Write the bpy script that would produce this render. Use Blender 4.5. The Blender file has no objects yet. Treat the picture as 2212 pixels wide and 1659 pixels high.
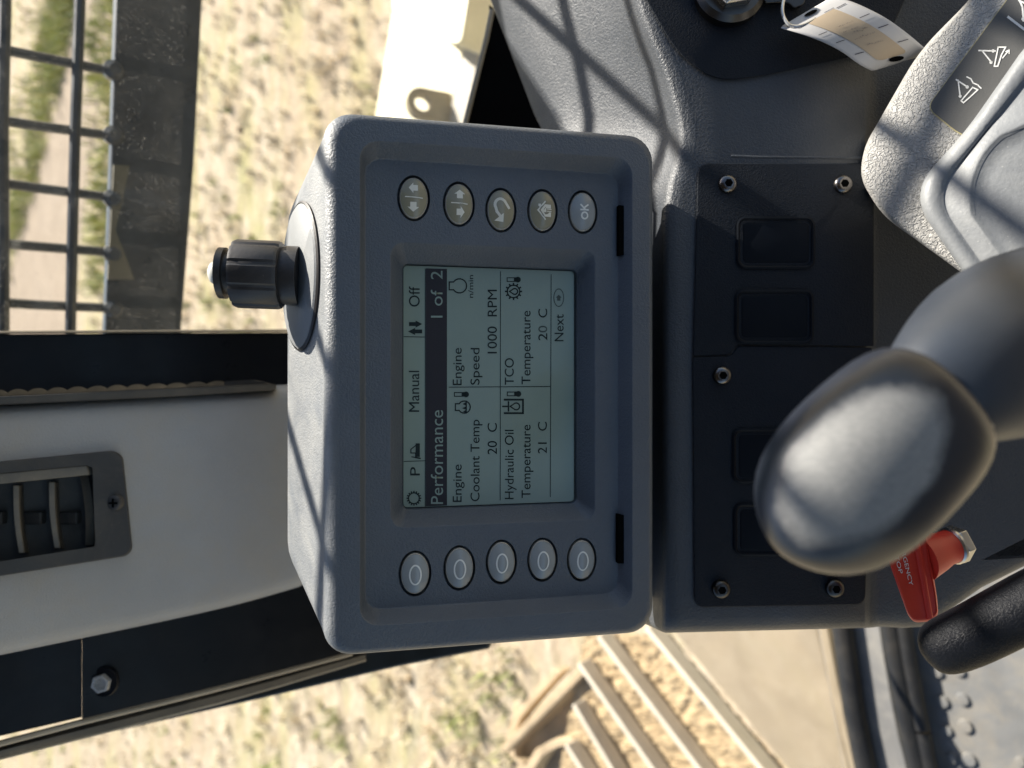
import bpy, bmesh, math, random
from mathutils import Vector, Matrix, noise
rad = math.radians
SC = bpy.context.scene
COL = SC.collection
random.seed(7)

# ------------------------------------------------------------------ camera, sky, sun, exposure
PITCH = 45.0                      # camera looks this far below the horizon
CAMH = 2.4                        # height of the camera above the ground outside
F, CX, CY = 1597.2, 1106.0, 829.5
c_, s_ = math.cos(rad(PITCH)), math.sin(rad(PITCH))
ROT = Matrix(((0, 1, 0), (-s_, 0, -c_), (-c_, 0, s_)))     # camera axes -> world (phone held sideways)
CAMP = Vector((0, 0, CAMH))
def W(p): return ROT @ Vector(p) + CAMP

cam = bpy.data.cameras.new('camera'); camo = bpy.data.objects.new('camera', cam); COL.objects.link(camo)
camo.matrix_world = Matrix.Translation(CAMP) @ ROT.to_4x4()
cam.sensor_width = 36; cam.lens = 26; cam.clip_start = 0.01; cam.clip_end = 1000
cam.dof.use_dof = True; cam.dof.focus_distance = 0.37; cam.dof.aperture_fstop = 7.0
SC.camera = camo

SUN_CAM = Vector((-0.78, 0.50, -0.005)).normalized()
SUN_W = (ROT @ SUN_CAM).normalized()
sun = bpy.data.lights.new('sun', 'SUN'); suno = bpy.data.objects.new('sun', sun); COL.objects.link(suno)
sun.energy = 4.6; sun.angle = rad(0.5); sun.color = (1.0, 0.93, 0.82)
suno.rotation_euler = SUN_W.to_track_quat('Z', 'Y').to_euler()
suno.location = (3, 3, 8)
world = bpy.data.worlds.new('World'); SC.world = world; world.use_nodes = True
wn = world.node_tree; wn.nodes.clear()
sky = wn.nodes.new('ShaderNodeTexSky'); sky.sky_type = 'NISHITA'; sky.sun_disc = False
sky.sun_elevation = math.asin(SUN_W.z); sky.sun_rotation = math.atan2(SUN_W.x, SUN_W.y)
bg = wn.nodes.new('ShaderNodeBackground'); bg.inputs[1].default_value = 0.062
wo = wn.nodes.new('ShaderNodeOutputWorld')
wn.links.new(sky.outputs[0], bg.inputs[0]); wn.links.new(bg.outputs[0], wo.inputs[0])
SC.view_settings.view_transform = 'Standard'; SC.view_settings.look = 'None'
SC.view_settings.exposure = 1.42; SC.view_settings.gamma = 1.0; SC.view_settings.use_curve_mapping = False
SC.cycles.max_bounces = 8; SC.cycles.transparent_max_bounces = 16
SC.cycles.use_denoising = True

# ------------------------------------------------------------------ geometry helpers (camera-frame metres)
def ray(px, py): return Vector(((px - CX) / F, -(py - CY) / F, -1.0))
def P(px, py, d): return ray(px, py) * d
def HZ(px, py, h):                       # point on the level plane h metres below the camera
    r = ray(px, py); up = Vector((-c_, 0, s_))
    return r * (-h / r.dot(up))
class Frame:
    def __init__(s, o, ex, ey, ez): s.o, s.ex, s.ey, s.ez = Vector(o), Vector(ex), Vector(ey), Vector(ez)
    def pt(s, a, b, c=0): return s.o + s.ex * a + s.ey * b + s.ez * c
    def un(s, px, py, c=0):              # pixel -> (a, b) on the frame's plane at height c
        r = ray(px, py); p0 = s.o + s.ez * c
        p = r * (p0.dot(s.ez) / r.dot(s.ez)) - p0
        return p.dot(s.ex), p.dot(s.ey)
    def at(s, px, py, c=0): a, b = s.un(px, py, c); return s.pt(a, b, c)
def frame_z(o, ez, ex=(1, 0, 0)):
    ez = Vector(ez).normalized(); ex = Vector(ex); ex = (ex - ez * ex.dot(ez)).normalized()
    return Frame(o, ex, ez.cross(ex), ez)

LOC = {}
class MB:
    def __init__(s): s.v, s.f = [], []
    def add(s, pts): i = len(s.v); s.v += [Vector(p) for p in pts]; return list(range(i, i + len(pts)))
    def loft(s, loops, cap0=False, cap1=False, closed=True):
        ids = [s.add(l) for l in loops]; n = len(ids[0])
        for A, B in zip(ids, ids[1:]):
            for k in range(n if closed else n - 1):
                j = (k + 1) % n; s.f.append((A[k], A[j], B[j], B[k]))
        if cap0: s.f.append(tuple(reversed(ids[0])))
        if cap1: s.f.append(tuple(ids[-1]))
        return s
    def grid(s, rows): return s.loft(rows, closed=False)
    def box(s, o, x, y, z):              # corner-centred box from a centre and three half vectors
        o, x, y, z = map(Vector, (o, x, y, z))
        return s.loft([[o - x - y + z * k, o + x - y + z * k, o + x + y + z * k, o - x + y + z * k] for k in (-1, 1)], True, True)
    def prism(s, top, down): 
        down = Vector(down)
        return s.loft([[Vector(p) + down for p in top], top], True, True)
    def poly(s, pts): s.f.append(tuple(s.add(pts))); return s
    def tube(s, pts, r, n=8, cap=True):
        pts = [Vector(p) for p in pts]; loops = []; prev = None
        for i, p in enumerate(pts):
            t = (pts[min(i + 1, len(pts) - 1)] - pts[max(i - 1, 0)]).normalized()
            if prev is None:
                a = t.orthogonal().normalized()
            else: a = (prev - t * prev.dot(t)).normalized()
            prev = a; b = t.cross(a); rr = r[i] if isinstance(r, (list, tuple)) else r
            loops.append([p + (a * math.cos(2 * math.pi * k / n) + b * math.sin(2 * math.pi * k / n)) * rr for k in range(n)])
        return s.loft(loops, cap, cap)
    def lathe(s, fr, prof, n=32, sx=1, sy=1, cap0=True, cap1=True, ribs=None):
        loops = []
        for r, h in prof:
            loops.append([fr.pt(r * sx * math.cos(2 * math.pi * k / n), r * sy * math.sin(2 * math.pi * k / n), h) for k in range(n)])
        return s.loft(loops, cap0, cap1)
    def build(s, name, mat, parent=None, angle=38, bevel=None, seg=3, sub=0):
        w = [W(p) for p in s.v]
        lo = Vector([min(p[i] for p in w) for i in range(3)]); hi = Vector([max(p[i] for p in w) for i in range(3)])
        o = (lo + hi) / 2
        me = bpy.data.meshes.new(name); me.from_pydata([p - o for p in w], [], s.f); me.materials.append(mat)
        bm = bmesh.new(); bm.from_mesh(me); bmesh.ops.recalc_face_normals(bm, faces=bm.faces)
        for f in bm.faces: f.smooth = True
        for e in bm.edges:
            if len(e.link_faces) == 2 and e.calc_face_angle(0) > rad(angle): e.smooth = False
        bm.to_mesh(me); bm.free()
        ob = bpy.data.objects.new(name, me); COL.objects.link(ob); LOC[ob.name] = o
        if parent: ob.parent = parent; ob.location = o - LOC[parent.name]
        else: ob.location = o
        if bevel:
            m = ob.modifiers.new('edge', 'BEVEL'); m.width = bevel; m.segments = seg; m.limit_method = 'ANGLE'; m.angle_limit = rad(35)
        if sub:
            m = ob.modifiers.new('round', 'SUBSURF'); m.levels = m.render_levels = sub
        return ob
def root(name, p, label, cat, group=None):
    o = bpy.data.objects.new(name, None); COL.objects.link(o); o.empty_display_size = 0.02
    o.location = W(p); LOC[o.name] = o.location.copy(); tag(o, label, cat, group); return o
def tag(o, label=None, cat=None, group=None, kind=None):
    if label: o['label'] = label
    if cat: o['category'] = cat
    if group: o['group'] = group
    if kind: o['kind'] = kind
    return o
def rrect(x0, x1, y0, y1, r, n=8):
    out = []
    for (cx, cy, a0) in ((x1 - r, y1 - r, 0), (x0 + r, y1 - r, 90), (x0 + r, y0 + r, 180), (x1 - r, y0 + r, 270)):
        for k in range(n + 1):
            a = rad(a0 + 90 * k / n); out.append((cx + r * math.cos(a), cy + r * math.sin(a)))
    return out
def rpoly(pts, r, n=5):                  # polygon with rounded corners (2-D)
    out = []; m = len(pts)
    rs = r if isinstance(r, (list, tuple)) else [r] * m
    for i in range(m):
        a, p, b = Vector(pts[i - 1]), Vector(pts[i]), Vector(pts[(i + 1) % m])
        u, v = (a - p), (b - p); k = min(rs[i], u.length * .45, v.length * .45)
        q0, q1 = p + u.normalized() * k, p + v.normalized() * k
        for j in range(n + 1):
            t = j / n; out.append(tuple(q0 * (1 - t) ** 2 + p * 2 * t * (1 - t) + q1 * t * t))
    return out
def inset(pts, k):                       # scale a 2-D loop's distance to its middle by k units
    c = sum((Vector(p) for p in pts), Vector((0, 0))) / len(pts); out = []
    for p in pts:
        d = Vector(p) - c; out.append(tuple(c + d * max(0.0, 1 - k / d.length)))
    return out
def cut(ob, cutters):
    for c in cutters:
        m = ob.modifiers.new('cut', 'BOOLEAN'); m.object = c; m.solver = 'EXACT'
    dg = bpy.context.evaluated_depsgraph_get(); dg.update()
    me = bpy.data.meshes.new_from_object(ob.evaluated_get(dg)); ob.modifiers.clear()
    ob.data = me
    bm = bmesh.new(); bm.from_mesh(me)
    for f in bm.faces: f.smooth = True
    for e in bm.edges:
        e.smooth = not (len(e.link_faces) == 2 and e.calc_face_angle(0) > rad(32))
    bm.to_mesh(me); bm.free()
    for c in cutters: bpy.data.objects.remove(c)

# ------------------------------------------------------------------ materials
def nt(name):
    m = bpy.data.materials.new(name); m.use_nodes = True; t = m.node_tree
    return m, t, t.nodes['Principled BSDF'], t.nodes['Material Output']
def N(t, kind, **kw):
    n = t.nodes.new(kind)
    for k, v in kw.items():
        if isinstance(k, str) and hasattr(n, k): setattr(n, k, v)
        else: n.inputs[k].default_value = v
    return n
def noise_(t, co, scale, detail=3, rough=.55, dist=0.0):
    n = t.nodes.new('ShaderNodeTexNoise'); n.inputs['Scale'].default_value = scale; n.inputs['Detail'].default_value = detail
    n.inputs['Roughness'].default_value = rough; n.inputs['Distortion'].default_value = dist
    t.links.new(co, n.inputs['Vector']); return n.outputs['Fac']
def ramp(t, fac, stops):
    r = t.nodes.new('ShaderNodeValToRGB'); e = r.color_ramp.elements
    while len(e) < len(stops): e.new(.5)
    for el, (p, c) in zip(e, stops): el.position = p; el.color = (*c, 1) if len(c) == 3 else c
    t.links.new(fac, r.inputs[0]); return r.outputs[0]
def mixc(t, fac, a, b):
    m = t.nodes.new('ShaderNodeMix'); m.data_type = 'RGBA'
    for s, v in ((0, fac), (6, a), (7, b)):
        if hasattr(v, 'is_linked') or hasattr(v, 'links'): t.links.new(v, m.inputs[s])
        else: m.inputs[s].default_value = v if s == 0 else (*v, 1)
    return m.outputs[2]
def plastic(name, col, rough=.5, grain=0, bump=.0, var=.12, dust=None, dust_amt=.25, spec=.5, metal=0, wrinkle=0, blotch=14):
    m, t, b, o = nt(name); co = t.nodes.new('ShaderNodeTexCoord').outputs['Object']
    f = ramp(t, noise_(t, co, blotch, 6, .6), [(.3, (0, 0, 0)), (.7, (1, 1, 1))])
    c = mixc(t, f, tuple(x * (1 - var) for x in col), tuple(x * (1 + var) for x in col))
    if dust:
        df = noise_(t, co, 22, 8, .7, .6)
        dm = ramp(t, df, [(.45, (0, 0, 0)), (.8, (dust_amt,) * 3)]); c = mixc(t, dm, c, dust)
        sp = ramp(t, noise_(t, co, 900, 1), [(.72, (0, 0, 0)), (.78, (dust_amt,) * 3)]); c = mixc(t, sp, c, dust)
    t.links.new(c, b.inputs['Base Color'])
    b.inputs['Metallic'].default_value = metal; b.inputs['Specular IOR Level'].default_value = spec
    rr = ramp(t, noise_(t, co, 40, 5, .6), [(.3, (max(0, rough - .08),) * 3), (.7, (min(1, rough + .08),) * 3)])
    t.links.new(rr, b.inputs['Roughness'])
    if grain:
        h = noise_(t, co, grain, 2, .5, wrinkle)
        if wrinkle: h = ramp(t, h, [(.38, (0, 0, 0)), (.6, (1, 1, 1))])
        bp = t.nodes.new('ShaderNodeBump'); bp.inputs['Strength'].default_value = bump; bp.inputs['Distance'].default_value = .0006
        t.links.new(h, bp.inputs['Height']); t.links.new(bp.outputs[0], b.inputs['Normal'])
    return m
TAN = (.45, .37, .25)
M = {}
M['housing'] = plastic('slate_plastic', (.086, .104, .130), .46, 900, .30, .08, dust=(.24, .21, .17), dust_amt=.10, wrinkle=.7, spec=.7)
M['topplastic'] = M['housing']
M['plate'] = plastic('sunlit_dusty_cap', (.19, .20, .205), .5, 900, .2, .1, dust=(.3, .29, .27), dust_amt=.3)  # paler than the housing: dust plus sunlit brightness put into the colour
M['console'] = plastic('console_plastic', (.046, .053, .064), .52, 800, .35, .10, spec=.7, dust=(.16, .155, .15), dust_amt=.08, wrinkle=.7)
M['slope'] = M['console']
M['panel_black'] = plastic('black_panel', (.005, .0085, .015), .55, 1100, .3, .12, dust=(.07, .07, .07), dust_amt=.05, spec=.28, wrinkle=.6)
M['blank'] = plastic('blank_black', (.004, .006, .010), .5, 0, 0, .1, spec=.15)
M['gap'] = plastic('gap_black', (.002, .002, .002), .8, spec=.05)
M['trim'] = plastic('trim_grey', (.37, .378, .39), .55, 1000, .35, .06, dust=TAN, dust_amt=.35, wrinkle=.5)
M['vent'] = plastic('vent_grey', (.034, .035, .038), .5, 900, .12, .1, dust=TAN, dust_amt=.12)
M['louver'] = plastic('louver_grey', (.12, .115, .105), .5, 0, 0, .15, dust=TAN, dust_amt=.3)
M['paint'] = plastic('black_paint', (.004, .006, .010), .34, 60, .05, .15, dust=(.14, .12, .1), dust_amt=.05, spec=.18)
M['seal'] = plastic('seal_rubber', (.012, .012, .012), .5, 400, .1, .2, dust=TAN, dust_amt=.06)
M['rubber'] = plastic('rubber', (.022, .021, .020), .5, 400, .1, .2, dust=TAN, dust_amt=.15)
M['bead'] = plastic('dusty_bead', (.48, .41, .31), .4, 0, 0, .2)
M['knob'] = plastic('knob_black', (.030, .028, .028), .42, 700, .12, .15, dust=(.2, .17, .14), dust_amt=.2)
M['dome'] = plastic('pale_dome', (.62, .62, .56), .3)
M['steel'] = plastic('steel', (.55, .54, .52), .3, 0, 0, .2, metal=1)
M['zinc'] = plastic('zinc', (.50, .50, .50), .3, 0, 0, .25, metal=.3)
M['dark_steel'] = plastic('dark_steel', (.09, .085, .08), .35, 0, 0, .25, metal=1)
M['pod'] = plastic('pod_vinyl', (.34, .335, .32), .5, 560, .9, .06, wrinkle=1.2)
M['decal'] = plastic('decal_grey', (.085, .085, .082), .5, 1500, .15, .08)
M['decal_edge'] = plastic('decal_edge', (.45, .40, .22), .5)
M['white_ink'] = plastic('white_ink', (.75, .75, .72), .5)
M['boot'] = plastic('boot_rubber', (.185, .195, .205), .5, 500, .25, .1, dust=(.5, .5, .47), dust_amt=.35)
M['leather'] = plastic('leather', (.007, .008, .011), .5, 900, .35, .1, wrinkle=1.2, spec=.22)
M['red'] = plastic('red_plastic', (.62, .04, .022), .42, 0, 0, .12, dust=(.5, .25, .2), dust_amt=.10)
M['paper'] = plastic('paper', (.50, .49, .48), .6, 0, 0, .03)
M['label_tan'] = plastic('tan_label', (.43, .34, .235), .6, 0, 0, .08)
M['ink'] = plastic('ink', (.03, .03, .05), .6)
M['pencil'] = plastic('pencil', (.27, .23, .19), .7)
M['wire'] = plastic('wire', (.62, .61, .58), .3, metal=.6)
M['yellow'] = plastic('cream_paint', (.74, .66, .42), .5, 0, 0, .08)
M['yellow_edge'] = plastic('worn_edge', (.50, .36, .18), .6, 60, .2, .25)
M['lug'] = plastic('shaded_lug', (.30, .245, .15), .6, 60, .2, .2)  # browner than the deck: the lug's shade is put into its colour
M['beige'] = plastic('beige_steel', (.30, .27, .21), .5, 0, 0, .15)
M['floor'] = plastic('floor_mat', (.15, .152, .15), .55, 300, .2, .15, dust=(.30, .25, .17), dust_amt=.5, blotch=20)
M['sill'] = plastic('sill_grey', (.16, .16, .158), .5, 150, .1, .12, dust=(.5, .46, .38), dust_amt=.3)
M['track_bar'] = plastic('dusty_steel', (.58, .52, .42), .55, 80, .2, .12)
M['step'] = plastic('dusty_plate', (.27, .22, .15), .6, 40, .2, .12, dust=(.36, .31, .23), dust_amt=.5)
M['dirt'] = plastic('caked_dirt', (.35, .26, .15), .9, 90, 1.0, .35, dust=(.52, .42, .27), dust_amt=.8, blotch=35)
M['bracket'] = plastic('rusty_bracket', (.42, .32, .20), .6, 60, .3, .25, dust=TAN, dust_amt=.5)
M['guard'] = plastic('guard_paint', (.040, .048, .054), .32, 50, .06, .3, dust=(.25, .25, .24), dust_amt=.18)
M['olive'] = plastic('olive_reflection', (.14, .13, .09), .7, 0, 0, .1)  # tone of a reflection in the window glass, painted on
M['lcd'] = plastic('lcd', (.265, .335, .285), .15, 0, 0, .06, spec=.4)
M['lcd_ink'] = plastic('lcd_ink', (.016, .026, .026), .5, spec=.2)
M['lcd_bar'] = plastic('lcd_bar', (.028, .025, .030), .4, spec=.3)
M['lcd_faint'] = plastic('lcd_faint', (.085, .11, .10), .5, spec=.2)
M['button'] = plastic('button_olive', (.30, .28, .20), .16, 0, 0, .06, spec=.6)
M['button_grey'] = plastic('button_grey', (.31, .335, .345), .18, 0, 0, .06, spec=.6)
M['button_rim'] = plastic('button_rim', (.44, .42, .37), .3)
M['symbol'] = plastic('symbol', (.80, .78, .68), .4)
M['symbol_white'] = plastic('symbol_white', (.82, .83, .80), .4)
M['grip'] = plastic('grip_black', (.030, .037, .050), .44, 260, .06, .15)

def mat_head():
    m, t, b, o = nt('worn_sunlit_knob'); co = t.nodes.new('ShaderNodeTexCoord').outputs['Object']
    mp = t.nodes.new('ShaderNodeMapping'); t.links.new(co, mp.inputs[0]); m['map'] = mp.name
    ln = t.nodes.new('ShaderNodeVectorMath'); ln.operation = 'LENGTH'; t.links.new(mp.outputs[0], ln.inputs[0])
    nz = noise_(t, co, 60, 6, .65, .4)
    ad = N(t, 'ShaderNodeMath', operation='MULTIPLY_ADD'); t.links.new(nz, ad.inputs[0]); ad.inputs[1].default_value = .35; t.links.new(ln.outputs['Value'], ad.inputs[2])
    mask = ramp(t, ad.outputs[0], [(.84, (1, 1, 1)), (1.08, (0, 0, 0))])
    st = t.nodes.new('ShaderNodeMapping'); t.links.new(co, st.inputs[0]); st.inputs['Scale'].default_value = (1300, 330, 800)
    sn = noise_(t, st.outputs[0], 1, 3)
    worn_sunlit = ramp(t, sn, [(.3, (.225, .23, .23)), (.7, (.30, .30, .295))])  # streaky wear, kept pale so the colour carries the sunlit area
    t.links.new(mixc(t, mask, (.018, .022, .032), worn_sunlit), b.inputs['Base Color'])
    rr = ramp(t, mask, [(0, (.34,) * 3), (1, (.78,) * 3)]); t.links.new(rr, b.inputs['Roughness'])
    return m
M['head'] = mat_head()

def mat_ground():
    m, t, b, o = nt('dry_ground'); co = t.nodes.new('ShaderNodeTexCoord').outputs['Object']
    mpg = t.nodes.new('ShaderNodeMapping'); mpg.inputs['Scale'].default_value = (.42, 1.1, 1); t.links.new(co, mpg.inputs[0]); co0 = co; co = mpg.outputs[0]; f1 = noise_(t, co, 9, 8, .65, .5); f2 = noise_(t, co, 1.1, 5, .6, .8); f3 = noise_(t, co, 45, 4, .6); f4 = noise_(t, co, 2.6, 6, .7, .4)
    c = ramp(t, f1, [(.26, (.25, .20, .145)), (.42, (.41, .34, .24)), (.55, (.51, .435, .32)), (.72, (.62, .56, .45))])
    g = ramp(t, f4, [(.47, (0, 0, 0)), (.64, (.75, .75, .75))]); c = mixc(t, g, c, (.37, .36, .15))
    br = ramp(t, f2, [(.42, (0, 0, 0)), (.6, (.4, .4, .4))]); c = mixc(t, br, c, (.46, .35, .24))
    fine = ramp(t, f3, [(.36, (.35,) * 3), (.62, (1.15,) * 3)])
    mu = t.nodes.new('ShaderNodeMix'); mu.data_type = 'RGBA'; mu.blend_type = 'MULTIPLY'; mu.inputs[0].default_value = .7
    t.links.new(c, mu.inputs[6]); mu.inputs[0].default_value = .45; t.links.new(fine, mu.inputs[7]); t.links.new(mu.outputs[2], b.inputs['Base Color'])
    b.inputs['Roughness'].default_value = .95; b.inputs['Specular IOR Level'].default_value = .1
    bp = t.nodes.new('ShaderNodeBump'); bp.inputs['Strength'].default_value = .5; bp.inputs['Distance'].default_value = .03
    t.links.new(f1, bp.inputs['Height']); t.links.new(bp.outputs[0], b.inputs['Normal'])
    return m
M['ground'] = mat_ground()
M['road'] = plastic('dirt_road', (.30, .245, .185), .95, 18, .5, .15, dust=(.40, .34, .26), dust_amt=.7, spec=.1, blotch=3)
M['straw'] = plastic('straw', (.66, .58, .43), .8, 0, 0, .25, spec=.2, blotch=3)
M['green'] = plastic('green_grass', (.33, .36, .13), .8, 0, 0, .3, spec=.2, blotch=2)

def mat_glass(dust=.10, specks=.5, name='dusty_glass'):
    m, t, b, o = nt(name); t.nodes.remove(b); co = t.nodes.new('ShaderNodeTexCoord').outputs['Object']
    tr = t.nodes.new('ShaderNodeBsdfTransparent'); gl = t.nodes.new('ShaderNodeBsdfGlossy'); gl.inputs['Roughness'].default_value = .02
    df = t.nodes.new('ShaderNodeBsdfTranslucent'); df.inputs[0].default_value = (.75, .72, .66, 1)
    d2 = t.nodes.new('ShaderNodeBsdfDiffuse'); d2.inputs[0].default_value = (.6, .58, .52, 1)
    dd = t.nodes.new('ShaderNodeMixShader'); dd.inputs[0].default_value = .5; t.links.new(df.outputs[0], dd.inputs[1]); t.links.new(d2.outputs[0], dd.inputs[2])
    haze = ramp(t, noise_(t, co, 5, 6, .7, 1.0), [(.35, (0, 0, 0)), (.75, (dust,) * 3)])
    sp0 = ramp(t, noise_(t, co, 800, 2, .6, .8), [(.62, (0, 0, 0)), (.70, (specks,) * 3)]); cl = ramp(t, noise_(t, co, 14, 4, .7, .5), [(.35, (.15,) * 3), (.7, (1, 1, 1))])
    spm = N(t, 'ShaderNodeMath', operation='MULTIPLY'); t.links.new(sp0, spm.inputs[0]); t.links.new(cl, spm.inputs[1]); sp = spm.outputs[0]
    mx = N(t, 'ShaderNodeMath', operation='MAXIMUM'); t.links.new(haze, mx.inputs[0]); t.links.new(sp, mx.inputs[1])
    a = t.nodes.new('ShaderNodeMixShader'); t.links.new(mx.outputs[0], a.inputs[0]); t.links.new(tr.outputs[0], a.inputs[1]); t.links.new(dd.outputs[0], a.inputs[2])
    fr = t.nodes.new('ShaderNodeFresnel'); fr.inputs[0].default_value = 1.35
    z = t.nodes.new('ShaderNodeMixShader'); t.links.new(fr.outputs[0], z.inputs[0]); t.links.new(a.outputs[0], z.inputs[1]); t.links.new(gl.outputs[0], z.inputs[2])
    t.links.new(z.outputs[0], o.inputs['Surface']); return m
M['glass'] = mat_glass(.03, .38)
M['glass2'] = mat_glass(.05, .12, 'clear_glass')

# ------------------------------------------------------------------ ground, road, grass
def gp(px, py): return HZ(px, py, CAMH)
def unW(w): return ROT.transposed() @ (Vector(w) - CAMP)
m = MB()
rows = []
for i in range(61):
    y = -40 + 150 * (i / 60)
    rows.append([unW((-80 + 160 * j / 60, y, 0)) for j in range(61)])
m.grid(rows); g = m.build('ground', M['ground']); tag(g, 'dry tan ground with patches of green weeds outside the cab', 'ground', kind='structure')
def road_line(pts): return [unW(W(gp(*p)) + Vector((0, 0, .004))) for p in pts]
Lft = [(20, 760), (14, 620), (60, 470), (100, 330), (135, 180), (160, 60), (178, -60)]
Rgt = [(165, 760), (165, 640), (178, 500), (190, 380), (218, 200), (240, 60), (258, -60)]
m = MB(); m.grid([[a + (b - a) * k / 8 for k in range(9)] for a, b in zip(road_line(Lft), road_line(Rgt))])
tag(m.build('dirt_road', M['road']), 'pale dirt road crossing the field beyond the guard', 'road', kind='structure')
def on_road(x, y):
    a = unW((x, y, 0)); 
    px = CX + F * a.x / -a.z; py = CY - F * a.y / -a.z
    lx = lambda L: next((p[0] + (q[0] - p[0]) * (py - p[1]) / (q[1] - p[1]) for p, q in zip(L, L[1:]) if q[1] <= py <= p[1]), None)
    l, r = lx(Lft), lx(Rgt)
    return l is not None and l - 4 < px < r + 4
def grass(name, n, mat, hmin, hmax, thr, label):
    m = MB(); k = 0
    while k < n:
        y = 1.6 + 12.5 * random.random() ** 1.5; x = random.uniform(-.75 * y - .4, .75 * y + .4)
        nv = noise.noise(Vector((x * 1.3, y * 1.3, 3.1 if mat is M['green'] else 9.7)))
        if nv < thr or on_road(x, y) or (y < 2.3 and x < .2): continue
        k += 1; bl = random.randint(9, 18); R = random.uniform(.02, .07)
        for _ in range(bl):
            a = random.uniform(0, 6.283); bx, by = x + R * math.cos(a) * random.random(), y + R * math.sin(a) * random.random()
            h = random.uniform(hmin, hmax); b = random.uniform(0, 6.283); w = random.uniform(.002, .005)
            lean = random.uniform(.2, 1.1) * h
            p0 = Vector((bx, by, 0)); sd = Vector((math.cos(b + 1.57), math.sin(b + 1.57), 0)) * w
            mid = p0 + Vector((math.cos(b) * lean * .4, math.sin(b) * lean * .4, h * .7)); tip = p0 + Vector((math.cos(b) * lean, math.sin(b) * lean, h))
            i = m.add([unW(q) for q in (p0 - sd, p0 + sd, mid + sd * .7, mid - sd * .7, tip)])
            m.f += [(i[0], i[1], i[2], i[3]), (i[3], i[2], i[4])]
    ob = m.build(name, mat, angle=180); tag(ob, label, 'grass', kind='stuff'); return ob
grass('dry_grass', 3600, M['straw'], .025, .075, -.5, 'dry straw coloured grass tufts on the ground outside')
def verge():
    m = MB()
    for _ in range(300):
        py = random.uniform(-60, 640); lx = next((p[0] + (q[0] - p[0]) * (py - p[1]) / (q[1] - p[1]) for p, q in zip(Lft, Lft[1:]) if q[1] <= py <= p[1]), 60)
        px = lx - abs(random.gauss(0, 34)) - 2 if random.random() < .75 else random.uniform(200, 260)
        w0 = W(gp(px, py)); h0 = random.uniform(.08, .24)
        for _ in range(14):
            a = random.uniform(0, 6.283); p0 = w0 + Vector((random.gauss(0, .09), random.gauss(0, .09), 0)); sd = Vector((-math.sin(a), math.cos(a), 0)) * .008
            tip = p0 + Vector((math.cos(a) * h0 * .5, math.sin(a) * h0 * .5, h0 * random.uniform(.5, 1))); mid = p0.lerp(tip, .5) + Vector((0, 0, h0 * .12))
            i = m.add([unW(q_) for q_ in (p0 - sd, p0 + sd, mid + sd, mid - sd, tip)]); m.f += [(i[0], i[1], i[2], i[3]), (i[3], i[2], i[4])]
    tag(m.build('road_verge', M['verge'], angle=180), 'taller green plants growing along the edge of the dirt road', 'plants', kind='stuff')
M['verge'] = plastic('verge_green', (.36, .37, .13), .7, 0, 0, .3, spec=.2, blotch=3)
verge()
grass('green_weeds', 520, M['green'], .03, .09, .12, 'green weeds growing in patches among the dry grass')
m = MB()
for _ in range(110):
    y = 1.6 + 9 * random.random() ** 1.5; x = random.uniform(-.75 * y - .4, .75 * y + .4)
    if on_road(x, y): continue
    r = random.uniform(.008, .035); c = Vector((x, y, r * .3)); L = []
    for ph in (-.5, .2, .8):
        L.append([unW(c + Vector((math.cos(k * 1.0472 + ph) * r * math.cos(ph * 1.4) * random.uniform(.8, 1.2), math.sin(k * 1.0472 + ph) * r * math.cos(ph * 1.4) * random.uniform(.8, 1.2), r * .8 * ph))) for k in range(6)])
    m.loft(L, True, True)
tag(m.build('gravel', M['dirt']), 'scattered clods and stones on the dry ground', 'gravel', kind='stuff')

# ------------------------------------------------------------------ machine outside: deck, track, step
UPc = Vector((-c_, 0, s_))
def deck(pts, h, thick): return [HZ(x, y, h) for x, y in pts], -UPc * thick
dk = root('machine_deck', HZ(930, 120, 1.2), 'cream painted machine deck above the monitor with a holed lifting tab', 'machine deck')
p_, d_ = deck([(844, 40), (870, -60), (1080, -60), (1012, 45), (981, 205), (967, 330), (797, 330)], 1.2, .25)
MB().prism(p_, d_).build('deck_plate', M['yellow'], dk, bevel=.006)
bt = [HZ(x, y, 1.06) for x, y in rpoly([(850, -80), (846, 34), (995, 102), (1024, -80)], [5, 22, 26, 5], 5)]
MB().prism(bt, -UPc * .135).build('cover_block', M['yellow'], dk, bevel=.012)
p_, d_ = deck([(1020, -60), (998, 111), (975, 225), (960, 330), (1000, 330), (1009, 252), (1051, 25), (1060, -60)], 1.185, .25)
MB().prism(p_, d_).build('side_strip', M['beige'], dk, bevel=.004)
m = MB(); tz = []
ctr = HZ(913.4, 222, 1.13); fr = frame_z(ctr, (.42, .1, .9), (1, 0, 0))
n = 40
def tabpt(k, r, outer, c):
    a = 2 * math.pi * k / n; v = (r * math.cos(a), r * math.sin(a))
    if outer and v[0] > 0: v = (.085, max(-.045, min(.045, v[1] * 1.05)))
    return fr.pt(v[0], v[1], c)
loops = [[tabpt(k, .040, True, -.02) for k in range(n)], [tabpt(k, .040, True, 0) for k in range(n)], [tabpt(k, .0195, False, 0) for k in range(n)], [tabpt(k, .0195, False, -.02) for k in range(n)], [tabpt(k, .040, True, -.02) for k in range(n)]]
m.loft(loops); m.build('lifting_tab', M['lug'], dk)

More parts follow.
